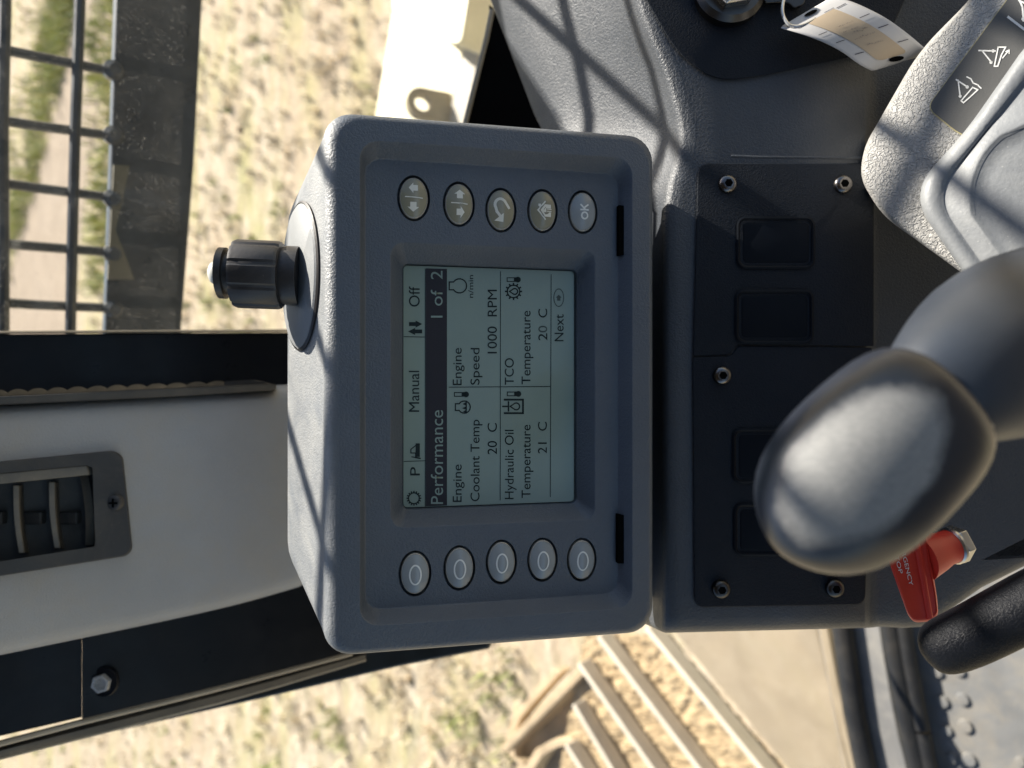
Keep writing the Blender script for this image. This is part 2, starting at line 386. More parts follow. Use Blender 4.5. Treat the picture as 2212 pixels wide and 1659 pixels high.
tr = root('crawler_track', HZ(1450, 1550, 1.5), 'dusty crawler track with pale grouser bars and caked dirt below the monitor', 'track')
def bar(p0, p1, h, ht, w):
    a, b = HZ(*p0, h), HZ(*p1, h); d = (b - a).normalized(); a -= d * 0; b += d * .5; sd = d.cross(UPc).normalized() * w
    return MB().prism([a - sd, b - sd, b + sd, a + sd], -UPc * ht)
for p0, p1, hh in (((1395, 1358), (1640, 1659), 1.50), ((1290, 1375), (1506, 1659), 1.50), ((1248, 1434), (1406, 1659), 1.5), ((1237, 1523), (1318, 1659), 1.5), ((1221, 1610), (1252, 1659), 1.5)):
    bar(p0, p1, hh, .050, .0065).build('grouser', M['track_bar'], tr, bevel=.003)
rows = []
for i in range(110):
    t = i / 109; row = []
    l = (1262 - 60 * t, 1370 + 330 * t); r = (1445 + 285 * t, 1368 + 332 * t)
    for j in range(70):
        s = j / 69; p = HZ(l[0] + (r[0] - l[0]) * s, l[1] + (r[1] - l[1]) * s, 1.558)
        w = W(p); row.append(p + UPc * (.008 * noise.noise(w * 42) + .005 * noise.noise(w * 140) + .003 * noise.noise(w * 330)))
    rows.append(row)
db = MB(); db.grid(rows); tag(db.build('caked_dirt', M['dirt'], tr), 'sandy dirt caked between the grouser bars')
br = root('track_guide_bracket', HZ(1150, 1570, 1.6), 'rusty bracket with a curved loop at the end of the track bars', 'bracket')
a, b = HZ(1258, 1448, 1.53), HZ(1085, 1622, 1.53); d = (b - a).normalized(); sd = d.cross(UPc).normalized() * .012
MB().prism([a - sd, b - sd, b + sd, a + sd], -UPc * .13).build('arm', M['bracket'], br, bevel=.004)
lo_ = [(1196, 1446), (1150, 1496), (1108, 1545), (1092, 1590), (1096, 1630), (1120, 1648)]
lp_o = [HZ(x, y, 1.575) for x, y in lo_]; lp_i = [HZ(x + 17, y + 6, 1.575) for x, y in lo_]
MB().loft([[a, b, b - UPc * .05, a - UPc * .05] for a, b in zip(lp_o, lp_i)], True, True).build('loop', M['bracket'], br, bevel=.003)
lo2 = [(1128, 1700), (1134, 1655), (1158, 1618), (1190, 1600), (1232, 1592)]
MB().loft([[HZ(x, y, 1.545), HZ(x + 14, y + 15, 1.545), HZ(x + 14, y + 15, 1.545) - UPc * .06, HZ(x, y, 1.545) - UPc * .06] for x, y in lo2], True, True).build('loop', M['bracket'], br, bevel=.003)
p_, d_ = [HZ(x, y, 1.62) for x, y in ((1150, 1545), (1262, 1480), (1290, 1560), (1240, 1630), (1180, 1690), (1100, 1700))], -UPc * .05
MB().prism(p_, d_).build('web_plate', M['bracket'], br, bevel=.01)

sp = [HZ(x, y, 1.3) for x, y in ((1425, 1330), (1705, 1665), (1740, 1710), (1850, 1710), (1790, 1450), (1764, 1340), (1740, 1300))]
o = MB().prism(sp, -UPc * .03).build('step_plate', M['step'], None, bevel=.006)
tag(o, 'flat tan dusty step plate between track and door sill', 'step plate')

sl = root('door_sill', HZ(1890, 1550, 1.2), 'grey door sill between two black rubber seals', 'door sill')
def strip(pts, h, th): return MB().prism([HZ(x, y, h) for x, y in pts], -UPc * th)
strip([(1762, 1340), (1790, 1480), (1850, 1720), (1880, 1720), (1812, 1480), (1785, 1340)], 1.24, .03).build('outer_lip', M['step'], sl, bevel=.004)
MB().tube([HZ(x, y, 1.20) for x, y in ((1812, 1300), (1826, 1400), (1846, 1540), (1888, 1740))], .017, 12).build('outer_seal', M['seal'], sl)
strip([(1818, 1300), (1845, 1500), (1890, 1730), (1985, 1730), (1945, 1600), (1925, 1500), (1898, 1300)], 1.21, .03).build('sill_plate', M['sill'], sl, bevel=.003)
MB().tube([HZ(x, y, 1.18) for x, y in ((1916, 1300), (1934, 1420), (1960, 1560), (2002, 1740))], .016, 12).build('inner_seal', M['seal'], sl)
MB().tube([HZ(x, y, 1.18) for x, y in ((1950, 1340), (1962, 1420), (1985, 1540), (1992, 1575))], .012, 10).build('edge_seal', M['seal'], sl)
MB().tube([HZ(x, y, 1.18) for x, y in ((1993, 1581), (2004, 1640), (2025, 1740))], .012, 10).build('edge_seal', M['seal'], sl)
m = MB(); m.prism([HZ(x, y, 1.20) for x, y in ((1950, 1300), (1975, 1440), (2010, 1600), (2035, 1740), (2400, 1740), (2400, 1200), (1950, 1200))], -UPc * .02)
for (x, y, r) in ((2025, 1451, .020), (2072, 1448, .020), (2037, 1515, .021), (2080, 1510, .021), (2046, 1577, .018), (2086, 1568, .023), (2058, 1637, .018), (2094, 1640, .023), (2062, 1690, .02), (2110, 1700, .022), (2205, 1645, .016)):
    r *= .43
    m.lathe(frame_z(HZ(x, y, 1.20), UPc), [(r * 1.0, -.003), (r * .98, .002), (r * .84, .0045), (r * .2, .005)], 24)
tag(m.build('floor_plate', M['floor'], None), 'grey cab floor plate with raised round studs and rust stains', 'floor plate')

# ------------------------------------------------------------------ window guard, glass
nG = Vector((.66, -.16, .73)).normalized()
gfr = frame_z(P(165, 300, .68), nG, (1, 0, 0))
gd = root('window_guard', P(165, 300, .68), 'black steel mesh guard outside the dusty cab window', 'window guard')
def gl(px, py, c=0): return gfr.at(px, py, c)
def gline(p, q, e0=0, e1=0):
    a, b = gl(*p), gl(*q); d = (b - a).normalized(); return a - d * e0, b + d * e1
barA = [((9, 0), (7, 712)), ((172, 0), (151, 712))]
step_v = None
a0, b0 = gline(*barA[0]); a1, b1 = gline(*barA[1]); pv = (a0 - a1 + b0 - b1) / 2; pv = gfr.ex * pv.dot(gfr.ex) + gfr.ey * pv.dot(gfr.ey)
def wob(pts, k=.0012): return [p + Vector((random.uniform(-k, k), random.uniform(-k, k), 0)) for p in pts]
def rod(a, b, r): return MB().tube(wob([a + (b - a) * t / 14 for t in range(15)]), r, 8)
lines = [gline(*barA[1], 1.1, .02), gline(*barA[0], 1.1, .02)]
for k in range(1, 11):
    lines.append((lines[1][0] + pv * k * 1.5, lines[1][1] + pv * k * 1.5))
for a, b in lines: rod(a, b, .0048).build('guard_bar', M['guard'], gd)
ys = [(103, 150), (258, 291), (396, 427), (527, 546), (655, 666)]
ls = [gline((14, y0), (245, y1), .95, .012) for y0, y1 in ys]
dh = (ls[0][0] - ls[2][0] + ls[0][1] - ls[2][1]) / 4
for k in range(1, 10): ls.append((ls[0][0] + dh * k * 1.6, ls[0][1] + dh * k * 1.6))
for a, b in ls: rod(a + gfr.ez * -.006, b + gfr.ez * -.006, .0045).build('guard_rod', M['guard'], gd)
plate = [gl(*p) for p in ((252, -40), (241, 350), (228, 712), (226, 760), (389, 760), (393, 700), (420, 350), (447, -40))]
ext = (plate[0] - plate[2]).normalized() * .9
plate[0] = plate[0] + ext; plate[-1] = plate[-1] + ext
MB().prism(plate, -gfr.ez * .014).build('bottom_rail', M['guard'], gd, bevel=.002)
o = MB().prism([gl(x, y, .004) for x, y in ((246, 356), (281, 358), (250, 497), (291, 604), (233, 604))], -gfr.ez * .003).build('glass_reflection', M['olive'], gd)  # reflection in the window glass, shaped as a thin olive plate
tag(o, 'olive angular patch on the rail imitating a reflection in the glass')
for y0, y1 in ys:
    MB().lathe(frame_z(gl(244, y1 + 2, -.002), nG), [(.0085, -.006), (.009, .003), (.005, .008)], 14).build('weld', M['guard'], gd)

gls = [frame_z(P(300, 300, .60), nG).at(x, y) for x, y in ((-420, -500), (-420, 719), (640, 719), (1075, 470), (1075, -500))]
tag(MB().prism(gls, -nG * .005).build('side_window', M['glass'], None), 'dusty scratched side window in front of the guard', 'window')
fr2 = frame_z(P(700, 1600, .80), (.35, .45, .82))
gls = [fr2.at(x, y) for x, y in ((-200, 1500), (300, 1440), (1100, 1300), (1760, 1300), (1840, 1760), (-200, 1760))]
tag(MB().prism(gls, -fr2.ez * .0004).build('windscreen', M['glass2'], None), 'clear windscreen below the front pillar showing track and dirt', 'window')

# ------------------------------------------------------------------ pillars and trim
def dpan(px, add=0): return 1 / (1 / .45 + (1 / .55 - 1 / .45) * px / 630) + add
def pillar(xs, edge0, edge1, add, drop=.02):
    m = MB(); L = []
    for x in xs:
        d = dpan(x, add); y0, y1 = edge0(x), edge1(x)
        L.append([P(x, y0, d + drop), P(x, y0, d + .003), P(x, y0 + 3, d), P(x, y1 - 3, d), P(x, y1, d + .003), P(x, y1, d + drop)])
    return m.loft(L, True, True)
def lin(*pts):
    def f(x):
        if x <= pts[0][0]: (a, b), (c, d) = pts[0], pts[1]
        elif x >= pts[-1][0]: (a, b), (c, d) = pts[-2], pts[-1]
        else: (a, b), (c, d) = next((p, q) for p, q in zip(pts, pts[1:]) if p[0] <= x <= q[0])
        return b + (d - b) * (x - a) / (c - a)
    return f
xs = [-120, 0, 160, 320, 480, 560, 625]
up = root('rear_pillar', P(300, 775, .54), 'glossy black window pillar between the side window and the grey trim', 'pillar')
pillar(xs, lin((0, 722), (625, 718)), lin((0, 885), (625, 850)), .055, .03).build('post', M['paint'], up)
pillar(xs, lin((0, 715), (625, 711)), lin((0, 721), (625, 717)), .050, .03).build('gasket', M['bead'], up)

lp = root('front_pillar', P(400, 1440, .52), 'black painted front pillar with a hex bolt and dusty rubber seals', 'pillar')
xs2 = [-120, 0, 177]
pillar(xs2, lin((0, 1360), (177, 1330)), lin((0, 1590), (177, 1549)), .036, .03).build('upper_post', M['paint'], lp)
xs2 = [177.5, 300, 450, 600, 700, 800]
pillar(xs2, lin((177, 1330), (800, 1240)), lin((177, 1556), (508, 1476), (742, 1415), (800, 1399)), .033, .03).build('lower_post', M['paint'], lp)
bead = [(-120, 1637), (0, 1606), (187, 1557), (340, 1520), (508, 1478), (650, 1440), (760, 1411)]
MB().tube([P(x, y, dpan(x, .04)) for x, y in bead], .0022, 8).build('edge_bead', M['bead'], lp)
m = MB(); L = []
low = lin((-120, 1670), (0, 1637), (250, 1574), (470, 1518), (590, 1484), (790, 1424))
for x in (-120, 0, 120, 250, 400, 590, 790):
    y0 = lin(*bead)(x) + 1; y1 = max(low(x), y0 + 4); d = dpan(x, .046)
    L.append([P(x, y0, d + .02), P(x, y0, d), P(x, (y0 + y1) / 2, d - .003), P(x, y1, d), P(x, y1, d + .02)])
m.loft(L, True, True).build('rubber_seal', M['rubber'], lp)
MB().tube([P(x, low(x) + 1, dpan(x, .048)) for x in (-120, 0, 250, 470, 590, 790)], .0012, 8).build('seal_bead', M['bead'], lp)
fp = [P(x, y, .66) for x, y in ((248, 1582), (560, 1512), (864, 1441), (1060, 1403), (1060, 1340), (700, 1400), (248, 1560))]
MB().prism(fp, (0, 0, -.03)).build('window_frame', plastic('frame_green', (.014, .017, .016), .35), lp, bevel=.003)
pz = frame_z(P(226, 1471, dpan(226, .033)), (0, 0, 1))
bolt = MB().lathe(pz, [(.0100, -.001), (.0105, .0015), (.0098, .0025)], 28).build('bolt', M['paint'], lp)
m = MB(); hx = [[pz.pt(r * math.cos(k * 1.0472 + .3), r * math.sin(k * 1.0472 + .3), h) for k in range(6)] for r, h in ((.0066, .002), (.0064, .006), (.0046, .0062), (.0044, .0035))]
m.loft(hx, False, True).build('hex_head', M['zinc'], bolt)

tp = root('pillar_trim', P(320, 1100, .48), 'grey plastic pillar trim left of the monitor holding two dark air vents', 'pillar trim')
m = MB(); L = []
tb = lin((0, 1416), (300, 1354), (480, 1316), (560, 1294), (640, 1270)); tt = lin((0, 872), (600, 838))
for x in (-140, 0, 150, 300, 420, 520, 580, 612, 640, 700):
    d = dpan(x); b, t = tb(x), tt(x); bow = 0.004 * max(0, (x - 560) / 100)
    L.append([P(x, b - 12, d + .045), P(x, b - 1, d + .020), P(x, b, d + .012), P(x, b - 5, d + .006), P(x, b - 16, d + .002), P(x, b - 40, d), P(x, (b * 2 + t) / 3, d - .004 + bow), P(x, (b + 2 * t) / 3, d - .005 + bow), P(x, t + 60, d - .002), P(x, t + 20, d), P(x, t + 2, d + .006), P(x, t - 8, d + .03)])
for k_, l_ in enumerate(L): l_ += [l_[-1] + Vector((0, 0, -.03)), l_[0] + Vector((0, 0, -.02))]
m.loft(L, True, True); tbo = m.build('trim_body', M['trim'], tp, sub=1, angle=60)
def tpz(px, py, up=0): return P(px, py, dpan(px) - up)
# slim louvre strip
sv = MB(); bt0 = lin((0, 857), (345, 840), (597, 829)); bt1 = lin((0, 875), (345, 859), (597, 843)); L = []
for x in (-120, 0, 200, 400, 588, 597):
    e = 3 if x == 597 else 0
    L.append([tpz(x, bt1(x) - e, -.012), tpz(x, bt1(x) - e, .004), tpz(x, bt0(x) + e, .006), tpz(x, bt0(x) + e, -.012)])
sv.loft(L, True, True); svo = sv.build('defrost_vent', M['vent'], tp, bevel=.001)
m = MB(); vt = lin((0, 843), (345, 829), (540, 821))
for x in range(-118, 480, 43):
    x1 = x + 52; fr_ = [tpz(x + (x1 - x) * k / 10, bt0(x + (x1 - x) * k / 10) - (bt0(x) - vt(x)) * math.sin(math.pi * k / 10) ** .7 - 1, -.004 - .010 * k / 10) for k in range(11)]
    bk = [p + Vector((0, 0, -.0012)) for p in fr_]
    m.loft([bk, fr_], True, True)
m.build('vane', M['louver'], svo)
plt = MB().prism([tpz(x, y, -.006) for x, y in rpoly([(484, 824), (545, 820), (572, 826), (590, 832), (590, 838), (484, 843)], 5, 3)], (0, 0, -.004)).build('end_plate', M['vent'], svo)
# main vent
def vz(pts, up): return [tpz(x, y, up + .004) for x, y in pts]
out = rpoly([(-160, 1012), (246, 973), (266, 985), (287, 1186), (274, 1201), (-160, 1270)], [2, 14, 14, 14, 14, 2], 5)
inn = rpoly([(-160, 1037), (187, 1005), (203, 1180), (-160, 1238)], [2, 4, 4, 2], 8)
def resamp(pts, n):
    pts = [Vector(p) for p in pts]; L = [0]
    for a, b in zip(pts, pts[1:] + pts[:1]): L.append(L[-1] + (b - a).length)
    o = []; q = pts + pts[:1]
    for k in range(n):
        s = L[-1] * k / n
        i = max(j for j in range(len(pts)) if L[j] <= s + 1e-9); t = (s - L[i]) / max(1e-9, L[i + 1] - L[i]); o.append(tuple(q[i].lerp(q[i + 1], t)))
    return o
no = len(out)
inn2 = rpoly([(-160, 1037), (187, 1005), (200, 1010), (206, 1176), (203, 1181), (-160, 1238)], [2, 2, 2, 2, 2, 2], 5)
vc = MB().loft([[tpz(x, y, .03) for x, y in inset(out, 12)], [tpz(x, y, -.024) for x, y in inset(out, 12)]], True, True).build('cutter', M['gap']); cut(tbo, [vc])
m = MB(); m.loft([vz(out, -.004), vz(out, .003), vz(inset(out, 4), .0045), vz(inn2, .0045), vz(inn2, -.02)], False, True)
vo = m.build('air_vent', M['vent'], tp, angle=30)
MB().prism(vz([(-160, 1037), (187, 1005), (193, 1026), (-160, 1062)], .0035), (0, 0, -.008)).build('top_louvre', M['louver'], vo, bevel=.0006)
for x, y0, y1 in ((-50, 1058, 1204), (35, 1048, 1195), (112, 1041, 1184)):
    L = []
    for k in range(9):
        t = k / 8; y = y0 + (y1 - y0) * t; xx = x + 12 * t - 4 * math.sin(math.pi * t)
        L.append([tpz(xx - 7, y, .003), tpz(xx + 7, y, .003), tpz(xx + 16, y, -.014), tpz(xx + 9, y, -.014)])
    MB().loft(L, True, True).build('vane', M['louver'], vo, bevel=.0006)
    MB().box(tpz(x + 40, 1118, -.012), (.006, 0, 0), (0, .004, 0), (0, 0, .003)).build('vane_link', M['vent'], vo, bevel=.001)
m = MB(); w0, w1 = (172, 1026), (194, 1178)
L = []
for k in range(81):
    t = k / 80; y = w0[1] + (w1[1] - w0[1]) * t; x = w0[0] + (12 * t) + 6 * math.sin(math.pi * t); hh = .003 + .0011 * (k % 2) - .003 * (2 * t - 1) ** 2
    L.append([tpz(x, y, -.01), tpz(x, y, hh), tpz(x + 18, y, hh), tpz(x + 18, y, -.01)])
m.loft(L, True, True).build('thumb_wheel', M['louver'], vo, angle=20)
def screw(px, py, d, r, mat, parent, name='screw', hexa=True, nz=(0, 0, 1), cross=False):
    fz = frame_z(P(px, py, d), nz)
    o = MB().lathe(fz, [(r, -.001), (r, r * .18), (r * .9, r * .42), (r * .65, r * .58), (r * .5, r * .6)], 26).build(name, mat, parent, angle=50)
    if cross:
        MB().box(fz.pt(0, 0, r * .62), fz.ex * r * .55, fz.ey * r * .12, fz.ez * r * .05).box(fz.pt(0, 0, r * .62), fz.ex * r * .12, fz.ey * r * .55, fz.ez * r * .045).build('drive', M['gap'], o)
    else:
        m = MB(); m.loft([[fz.pt(q * math.cos(k * 1.0472), q * math.sin(k * 1.0472), h) for k in range(6)] for q, h in ((r * .46, r * .605), (r * .42, r * .63), (r * .40, r * .61))], False, True); m.build('socket', M['gap'], o)
    return o
screw(250, 1085, dpan(250) - .0085, .0052, M['vent'], vo, cross=True)

# ------------------------------------------------------------------ unseen cab roof and rear wall, added to shade the interior
def wbox(x0, x1, y0, y1, z0, z1): 
    return MB().loft([[unW((x, y, z)) for x, y in ((x0, y0), (x1, y0), (x1, y1), (x0, y1))] for z in (z0, z1)], True, True)
tag(wbox(-.95, .42, -1.1, .52, CAMH + .48, CAMH + .54).build('added_cab_roof', M['rubber'], None, bevel=.02), 'dark lined cab roof, unseen, added to shade the interior', 'cab roof')
tag(wbox(-.95, .95, -1.1, -1.04, CAMH - 1.2, CAMH - .06).build('added_rear_wall', M['rubber'], None, bevel=.01), 'dark rear cab wall, unseen, added to block bounce light', 'cab wall')
# ------------------------------------------------------------------ console
cs = root('side_console', P(1700, 850, .42), 'dark plastic side console right of the monitor with black switch panel', 'console')
DC = .405
bend = lin((-80, 1345), (60, 1388), (150, 1428), (230, 1452), (290, 1466), (330, 1461), (400, 1440), (460, 1431), (1300, 1431), (1400, 1433))
slo = lin((-80, 1027), (0, 1060), (262, 1160), (330, 1200), (400, 1300), (460, 1392), (1400, 1392))
dsl = lin((-80, .545), (262, .53), (330, .51), (400, .47), (460, .455), (1400, .455))
bot = lin((1300, 1368), (1440, 1368), (1880, 1357), (1920, 1352), (1975, 1362), (2030, 1345), (2120, 1270), (2300, 1180))
def crow(y, extra=0, dy=0):
    ys_ = y; b = bend(y); sL = slo(y); d0 = dsl(y); R = [(sL, d0 + .02), (sL + 1, d0)]
    for t in (.25, .5, .75, .9): R.append((sL + (b - sL) * t, d0 + (DC + .012 - d0) * t))
    R += [(b - 1, DC + .0065), (b + 7, DC + .0022), (b + 17, DC + .0005), (b + 40, DC)]
    for x in (1560, 1700, 1868, 1880, 1900, 1950, 2000, 2120, 2300): R.append((max(x, b + 60), DC + (.012 if x > 1875 else 0) ))
    return R
rows = []
for y in (-90, -30, 30, 90, 150, 200, 250, 280, 310, 340, 370, 400, 430, 460, 520, 700, 900, 1100, 1200):
    rows.append([P(x, y, d) for x, d in crow(y)])
for off, dd in ((60, 0), (30, .0003), (14, .0016), (6, .004), (2, .009), (1, .02), (3, .06)):
    rows.append([P(x, bot(x) - off - (1 - min(1, (x - 1405) / 30)) * 14, d + dd) for x, d in crow(1300)])
MB().grid(rows).build('console_body', M['console'], cs, angle=180)
MB().prism([P(x, y, .447) for x, y in ((1250, 420), (1620, 420), (1620, 1290), (1250, 1290))], (0, 0, -.17)).build('bounce_blocker', M['gap'], cs)  # dark box added behind the gap to block bounce light
def pl(pts, up): return [P(x, y, DC - up) for x, y in pts]
def slab(pts, r, up, mat, name, parent, edge=4, th=.004, n=5):
    q = rpoly(pts, r, n)
    return MB().loft([pl(q, up - th), pl(q, up - .0006), pl(inset(q, edge * .35), up - .0001), pl(inset(q, edge), up)], False, True).build(name, mat, parent, angle=25)
s1 = slab([(1508, 353), (1888, 353), (1888, 748), (1592, 743), (1577, 766), (1497, 769)], [26, 10, 4, 10, 10, 3], .0022, M['panel_black'], 'switch_plate', cs)
s2 = slab([(1496, 771), (1579, 769), (1595, 747), (1884, 751), (1869, 1306), (1500, 1312)], [3, 10, 10, 4, 22, 22], .0019, M['panel_black'], 'switch_plate', cs)
def blank(x0, x1, y0, y1, par, z):
    z += .0; L = []
    for k, up in ((0, z - .002), (0, z + .0010), (4, z + .0014), (7, z + .0010), (8, z - .0004), (13, z - .0005), (14, z + .0002), (17, z + .0004)):
        L.append(pl(rrect(x0 + k, x1 - k, y0 + k, y1 - k, max(6, 20 - k * .8)), up))
    return MB().loft(L, False, True).build('switch_blank', M['blank'], par, angle=30)
blank(1591, 1761, 467, 581, s1, .0022); blank(1588, 1758, 625, 743, s1, .0022)
blank(1582, 1752, 925, 1045, s2, .0019); blank(1585, 1755, 1087, 1202, s2, .0019)
SP = plastic('screw_black', (.18, .17, .165), .28, metal=1, var=.3)
for x, y, p in ((1571, 398, s1), (1820, 399, s1), (1559, 811, s2), (1557, 1272, s2), (1802, 1270, s2)):
    screw(x, y, DC - .0022, .0050, SP if y < 900 else M['dark_steel'], p)
ip = slab([(1330, -120), (1395, -2), (1462, 115), (1545, 176), (1640, 166), (1905, 108), (2010, -120)], [4, 30, 60, 90, 60, 20, 4], .0020, M['panel_black'], 'ignition_panel', cs, edge=5)
MB().tube([P(x, y, DC + .0006) for x, y in ((1578, 338), (1640, 340), (1760, 341), (1864, 342))], .0011, 8).build('moulded_ridge', M['console'], cs)
ks = frame_z(P(1572, -12, DC - .002), (0, .12, 1))
MB().lathe(ks, [(.0185, -.001), (.019, .004), (.0165, .007), (.0145, .007)], 36).build('switch_collar', M['dark_steel'], ip)
m = MB(); m.loft([[ks.pt(r * math.cos(k * 1.0472 + .2), r * math.sin(k * 1.0472 + .2), h) for k in range(6)] for r, h in ((.0135, .005), (.0135, .011), (.0122, .0125), (.009, .0125), (.0085, .009))], False, True); m.build('switch_nut', M['steel'], ip, bevel=.0006)
m = MB(); m.prism([P(x, y, .62) for x, y in ((1056, 10), (1061, 34), (1006, 256), (990, 330), (1230, 360), (1215, 290), (1120, 60))], (0, 0, -.05))
tag(m.build('cab_side_panel', M['gap'], None), 'black panel in the gap between cream deck and grey console slope', 'cab panel')
tag(MB().tube([P(1063, 22, .618), P(1051, 82, .618), P(1008, 254, .618), (P(995, 310, .618))], .0022, 8).build('panel_trim', M['beige'], None), 'thin pale metal edge strip beside the black gap', 'trim strip')

# ------------------------------------------------------------------ monitor
TM = rad(12.5)
mf = Frame(P(1095, 830, .36), (math.cos(TM), 0, -math.sin(TM)), (0, 1, 0), (math.sin(TM), 0, math.cos(TM)))
mo = root('machine_monitor', mf.pt(0, 0, -.03), 'slate grey monitor with green screen and ten oval buttons, turned on its side', 'monitor')
PN = -.0085                               # depth of the button panel below the rim
def ML(x0, x1, y0, y1, r, c): return [mf.pt(a, b, c) for a, b in rrect(x0, x1, y0, y1, r)]
mm = .001
L = [ML(-106 * mm, 76 * mm, -112 * mm, 112 * mm, .030, -.066), ML(-107 * mm, 78 * mm, -113.5 * mm, 113.5 * mm, .030, -.060),
     ML(-89 * mm, 78.4 * mm, -126.5 * mm, 126.5 * mm, .016, -.014)]
for k in range(0, 6):
    a = rad(90 * k / 5); t = math.sin(a); u = math.cos(a)
    L.append(ML((-79.5 - 7.5 * u) * mm, (73.5 + 4.5 * u) * mm, (-123 - 4.8 * u) * mm, (123 + 4.8 * u) * mm, .013, (-8.5 + 8.5 * t) * mm))
L += [ML(-70.2 * mm, 65.0 * mm, -113.2 * mm, 114.2 * mm, .009, 0), ML(-69.6 * mm, 64.4 * mm, -112.6 * mm, 113.6 * mm, .009, -.0006),
      ML(-67.9 * mm, 60.9 * mm, -108.3 * mm, 108.6 * mm, .008, PN + .0006), ML(-67.2 * mm, 60.2 * mm, -107.3 * mm, 107.6 * mm, .008, PN),
      ML(-55.6 * mm, 48.4 * mm, -69.8 * mm, 69.0 * mm, .006, PN), ML(-54.9 * mm, 47.6 * mm, -69.0 * mm, 68.2 * mm, .006, PN - .0005)]
def scr_rect(x0, x1, y0, y1, c):
    q = [mf.un(x, y, c) for x, y in ((x0, y0), (x1, (y0 + 15)), (x1, y1 - 20), (x0, y1))]
    return min(q[0][0], q[3][0]), max(q[1][0], q[2][0]), (q[2][1] + q[3][1]) / 2, (q[0][1] + q[1][1]) / 2
SCC = -.0215
r0 = scr_rect(868, 1248, 566, 1106, -.0185)
L += [ML(*r0, .003, -.0180), ML(r0[0] + .0004, r0[1] - .0004, r0[2] + .0004, r0[3] - .0004, .003, -.0186), ML(r0[0] + .0006, r0[1] - .0006, r0[2] + .0006, r0[3] - .0006, .003, -.026)]
hb = MB().loft(L, True, True).build('housing', M['housing'], mo, angle=32)
def bpos(px, py): return mf.un(px, py, PN + .001)
TOP = [(894, 427, 31, 44), (992, 440, 30, 42.5), (1083, 453, 29.5, 41.5), (1173, 455, 28.5, 40.5), (1260, 457, 28, 40)]
BOT = [(897, 1240, 31, 43), (993, 1228, 31, 42), (1084, 1215, 30, 42), (1173, 1210, 29, 41), (1258, 1210, 28.5, 40)]
def bframe(px, py): a, b = bpos(px, py); return Frame(mf.pt(a, b, PN), mf.ex, mf.ey, mf.ez)
cuts = []
for x, y, rx, ry in TOP + BOT:
    fz = bframe(x, y); cuts.append(MB().lathe(fz, [(1, -.006), (1, .0002), (1.05, .0008), (1.05, .004)], 40, .0080, .0112).build('cutter', M['gap']))
cut(hb, cuts)
wm = hb.modifiers.new('normals', 'WEIGHTED_NORMAL'); wm.keep_sharp = True; wm.weight = 100
def dome(a, b, sx=.0066, sy=.0097):
    q = (a / sx) ** 2 + (b / sy) ** 2; return .0006 + .0016 * max(0, 1 - q)
def button(x, y, mat):
    fz = bframe(x, y)
    prof = [(1.0, -.0055), (1.0, -.0003), (.985, .0003), (.955, .0005), (.94, .0003)]
    o = MB().lathe(fz, prof, 40, .0068, .0099).build('button', M['button_rim'], mo, angle=50)
    pr = [(.935 * math.sin(rad(t)), 0) for t in (90, 75, 60, 45, 30, 15, 4)]
    MB().lathe(fz, [(r, .0004 + .0017 * (1 - (r / .935) ** 2)) for r, _ in pr], 40, .0068, .0099, False, True).build('button_cap', mat, o)
    return o, fz
def symbol(fz, polys, mat, parent, up=0.00012, name='symbol', curved=True):
    m = MB()
    for p in polys:
        pts = []
        q = [Vector(v) for v in p]
        for a, b in zip(q, q[1:] + q[:1]):
            k = max(1, int((b - a).length / .0012))
            pts += [a.lerp(b, i / k) for i in range(k)]
        m.poly([fz.pt(v.x, v.y, (.0004 + .0017 * (1 - (v.x / .00636) ** 2 - (v.y / .00926) ** 2) if curved else 0) + up) for v in pts])
    return m.build(name, mat, parent, angle=180)
def strokes(pts, w, closed=False):
    q = [Vector(p) for p in pts]; out = []
    if closed: q = q + q[:1]
    for a, b in zip(q, q[1:]):
        d = (b - a).normalized() * w * .5; s = Vector((-d.y, d.x))
        out.append([tuple(a - d + s), tuple(b + d + s), tuple(b + d - s), tuple(a - d - s)])
    return out
def arrow(cx, cy, ux, uy, L, Wd):         # block arrow centred at c pointing along u
    u = Vector((ux, uy)); v = Vector((-uy, ux)); c = Vector((cx, cy)); P_ = lambda a, b: tuple(c + u * a + v * b)
    return [P_(L / 2, 0), P_(0, Wd / 2), P_(0, Wd * .27), P_(-L / 2, Wd * .27), P_(-L / 2, -Wd * .27), P_(0, -Wd * .27), P_(0, -Wd / 2)]
q = mm
def arc(cx, cy, rx, ry, a0, a1, n=14): return [(cx + rx * math.cos(rad(a0 + (a1 - a0) * k / n)), cy + ry * math.sin(rad(a0 + (a1 - a0) * k / n))) for k in range(n + 1)]
syms = []
syms.append([arrow(-.3 * q, 4.6 * q, -1, 0, 4.4 * q, 5.4 * q), arrow(-.3 * q, -4.6 * q, 0, -1, 4.6 * q, 5.6 * q)] + strokes([(-4 * q, .2 * q), (4 * q, -.2 * q)], .55 * q))
syms.append([arrow(.2 * q, 4.6 * q, 0, 1, 4.4 * q, 5.4 * q), arrow(.6 * q, -4.2 * q, 1, 0, 4.0 * q, 5.6 * q)] + strokes([(-3.8 * q, .2 * q), (3.8 * q, -.2 * q)], .55 * q))
ua = [(3.6 * q, 1.0 * q), (1.5 * q, 4.2 * q)] + arc(-.6 * q, 2.2 * q, 2.7 * q, 3.0 * q, 55, 190, 8) + [(-2.4 * q, -1.2 * q), (-1.0 * q, -3.0 * q)]
syms.append(strokes(ua, 1.35 * q) + [[(1.0 * q, -1.8 * q), (.9 * q, -6.2 * q), (-3.6 * q, -5.6 * q)]])
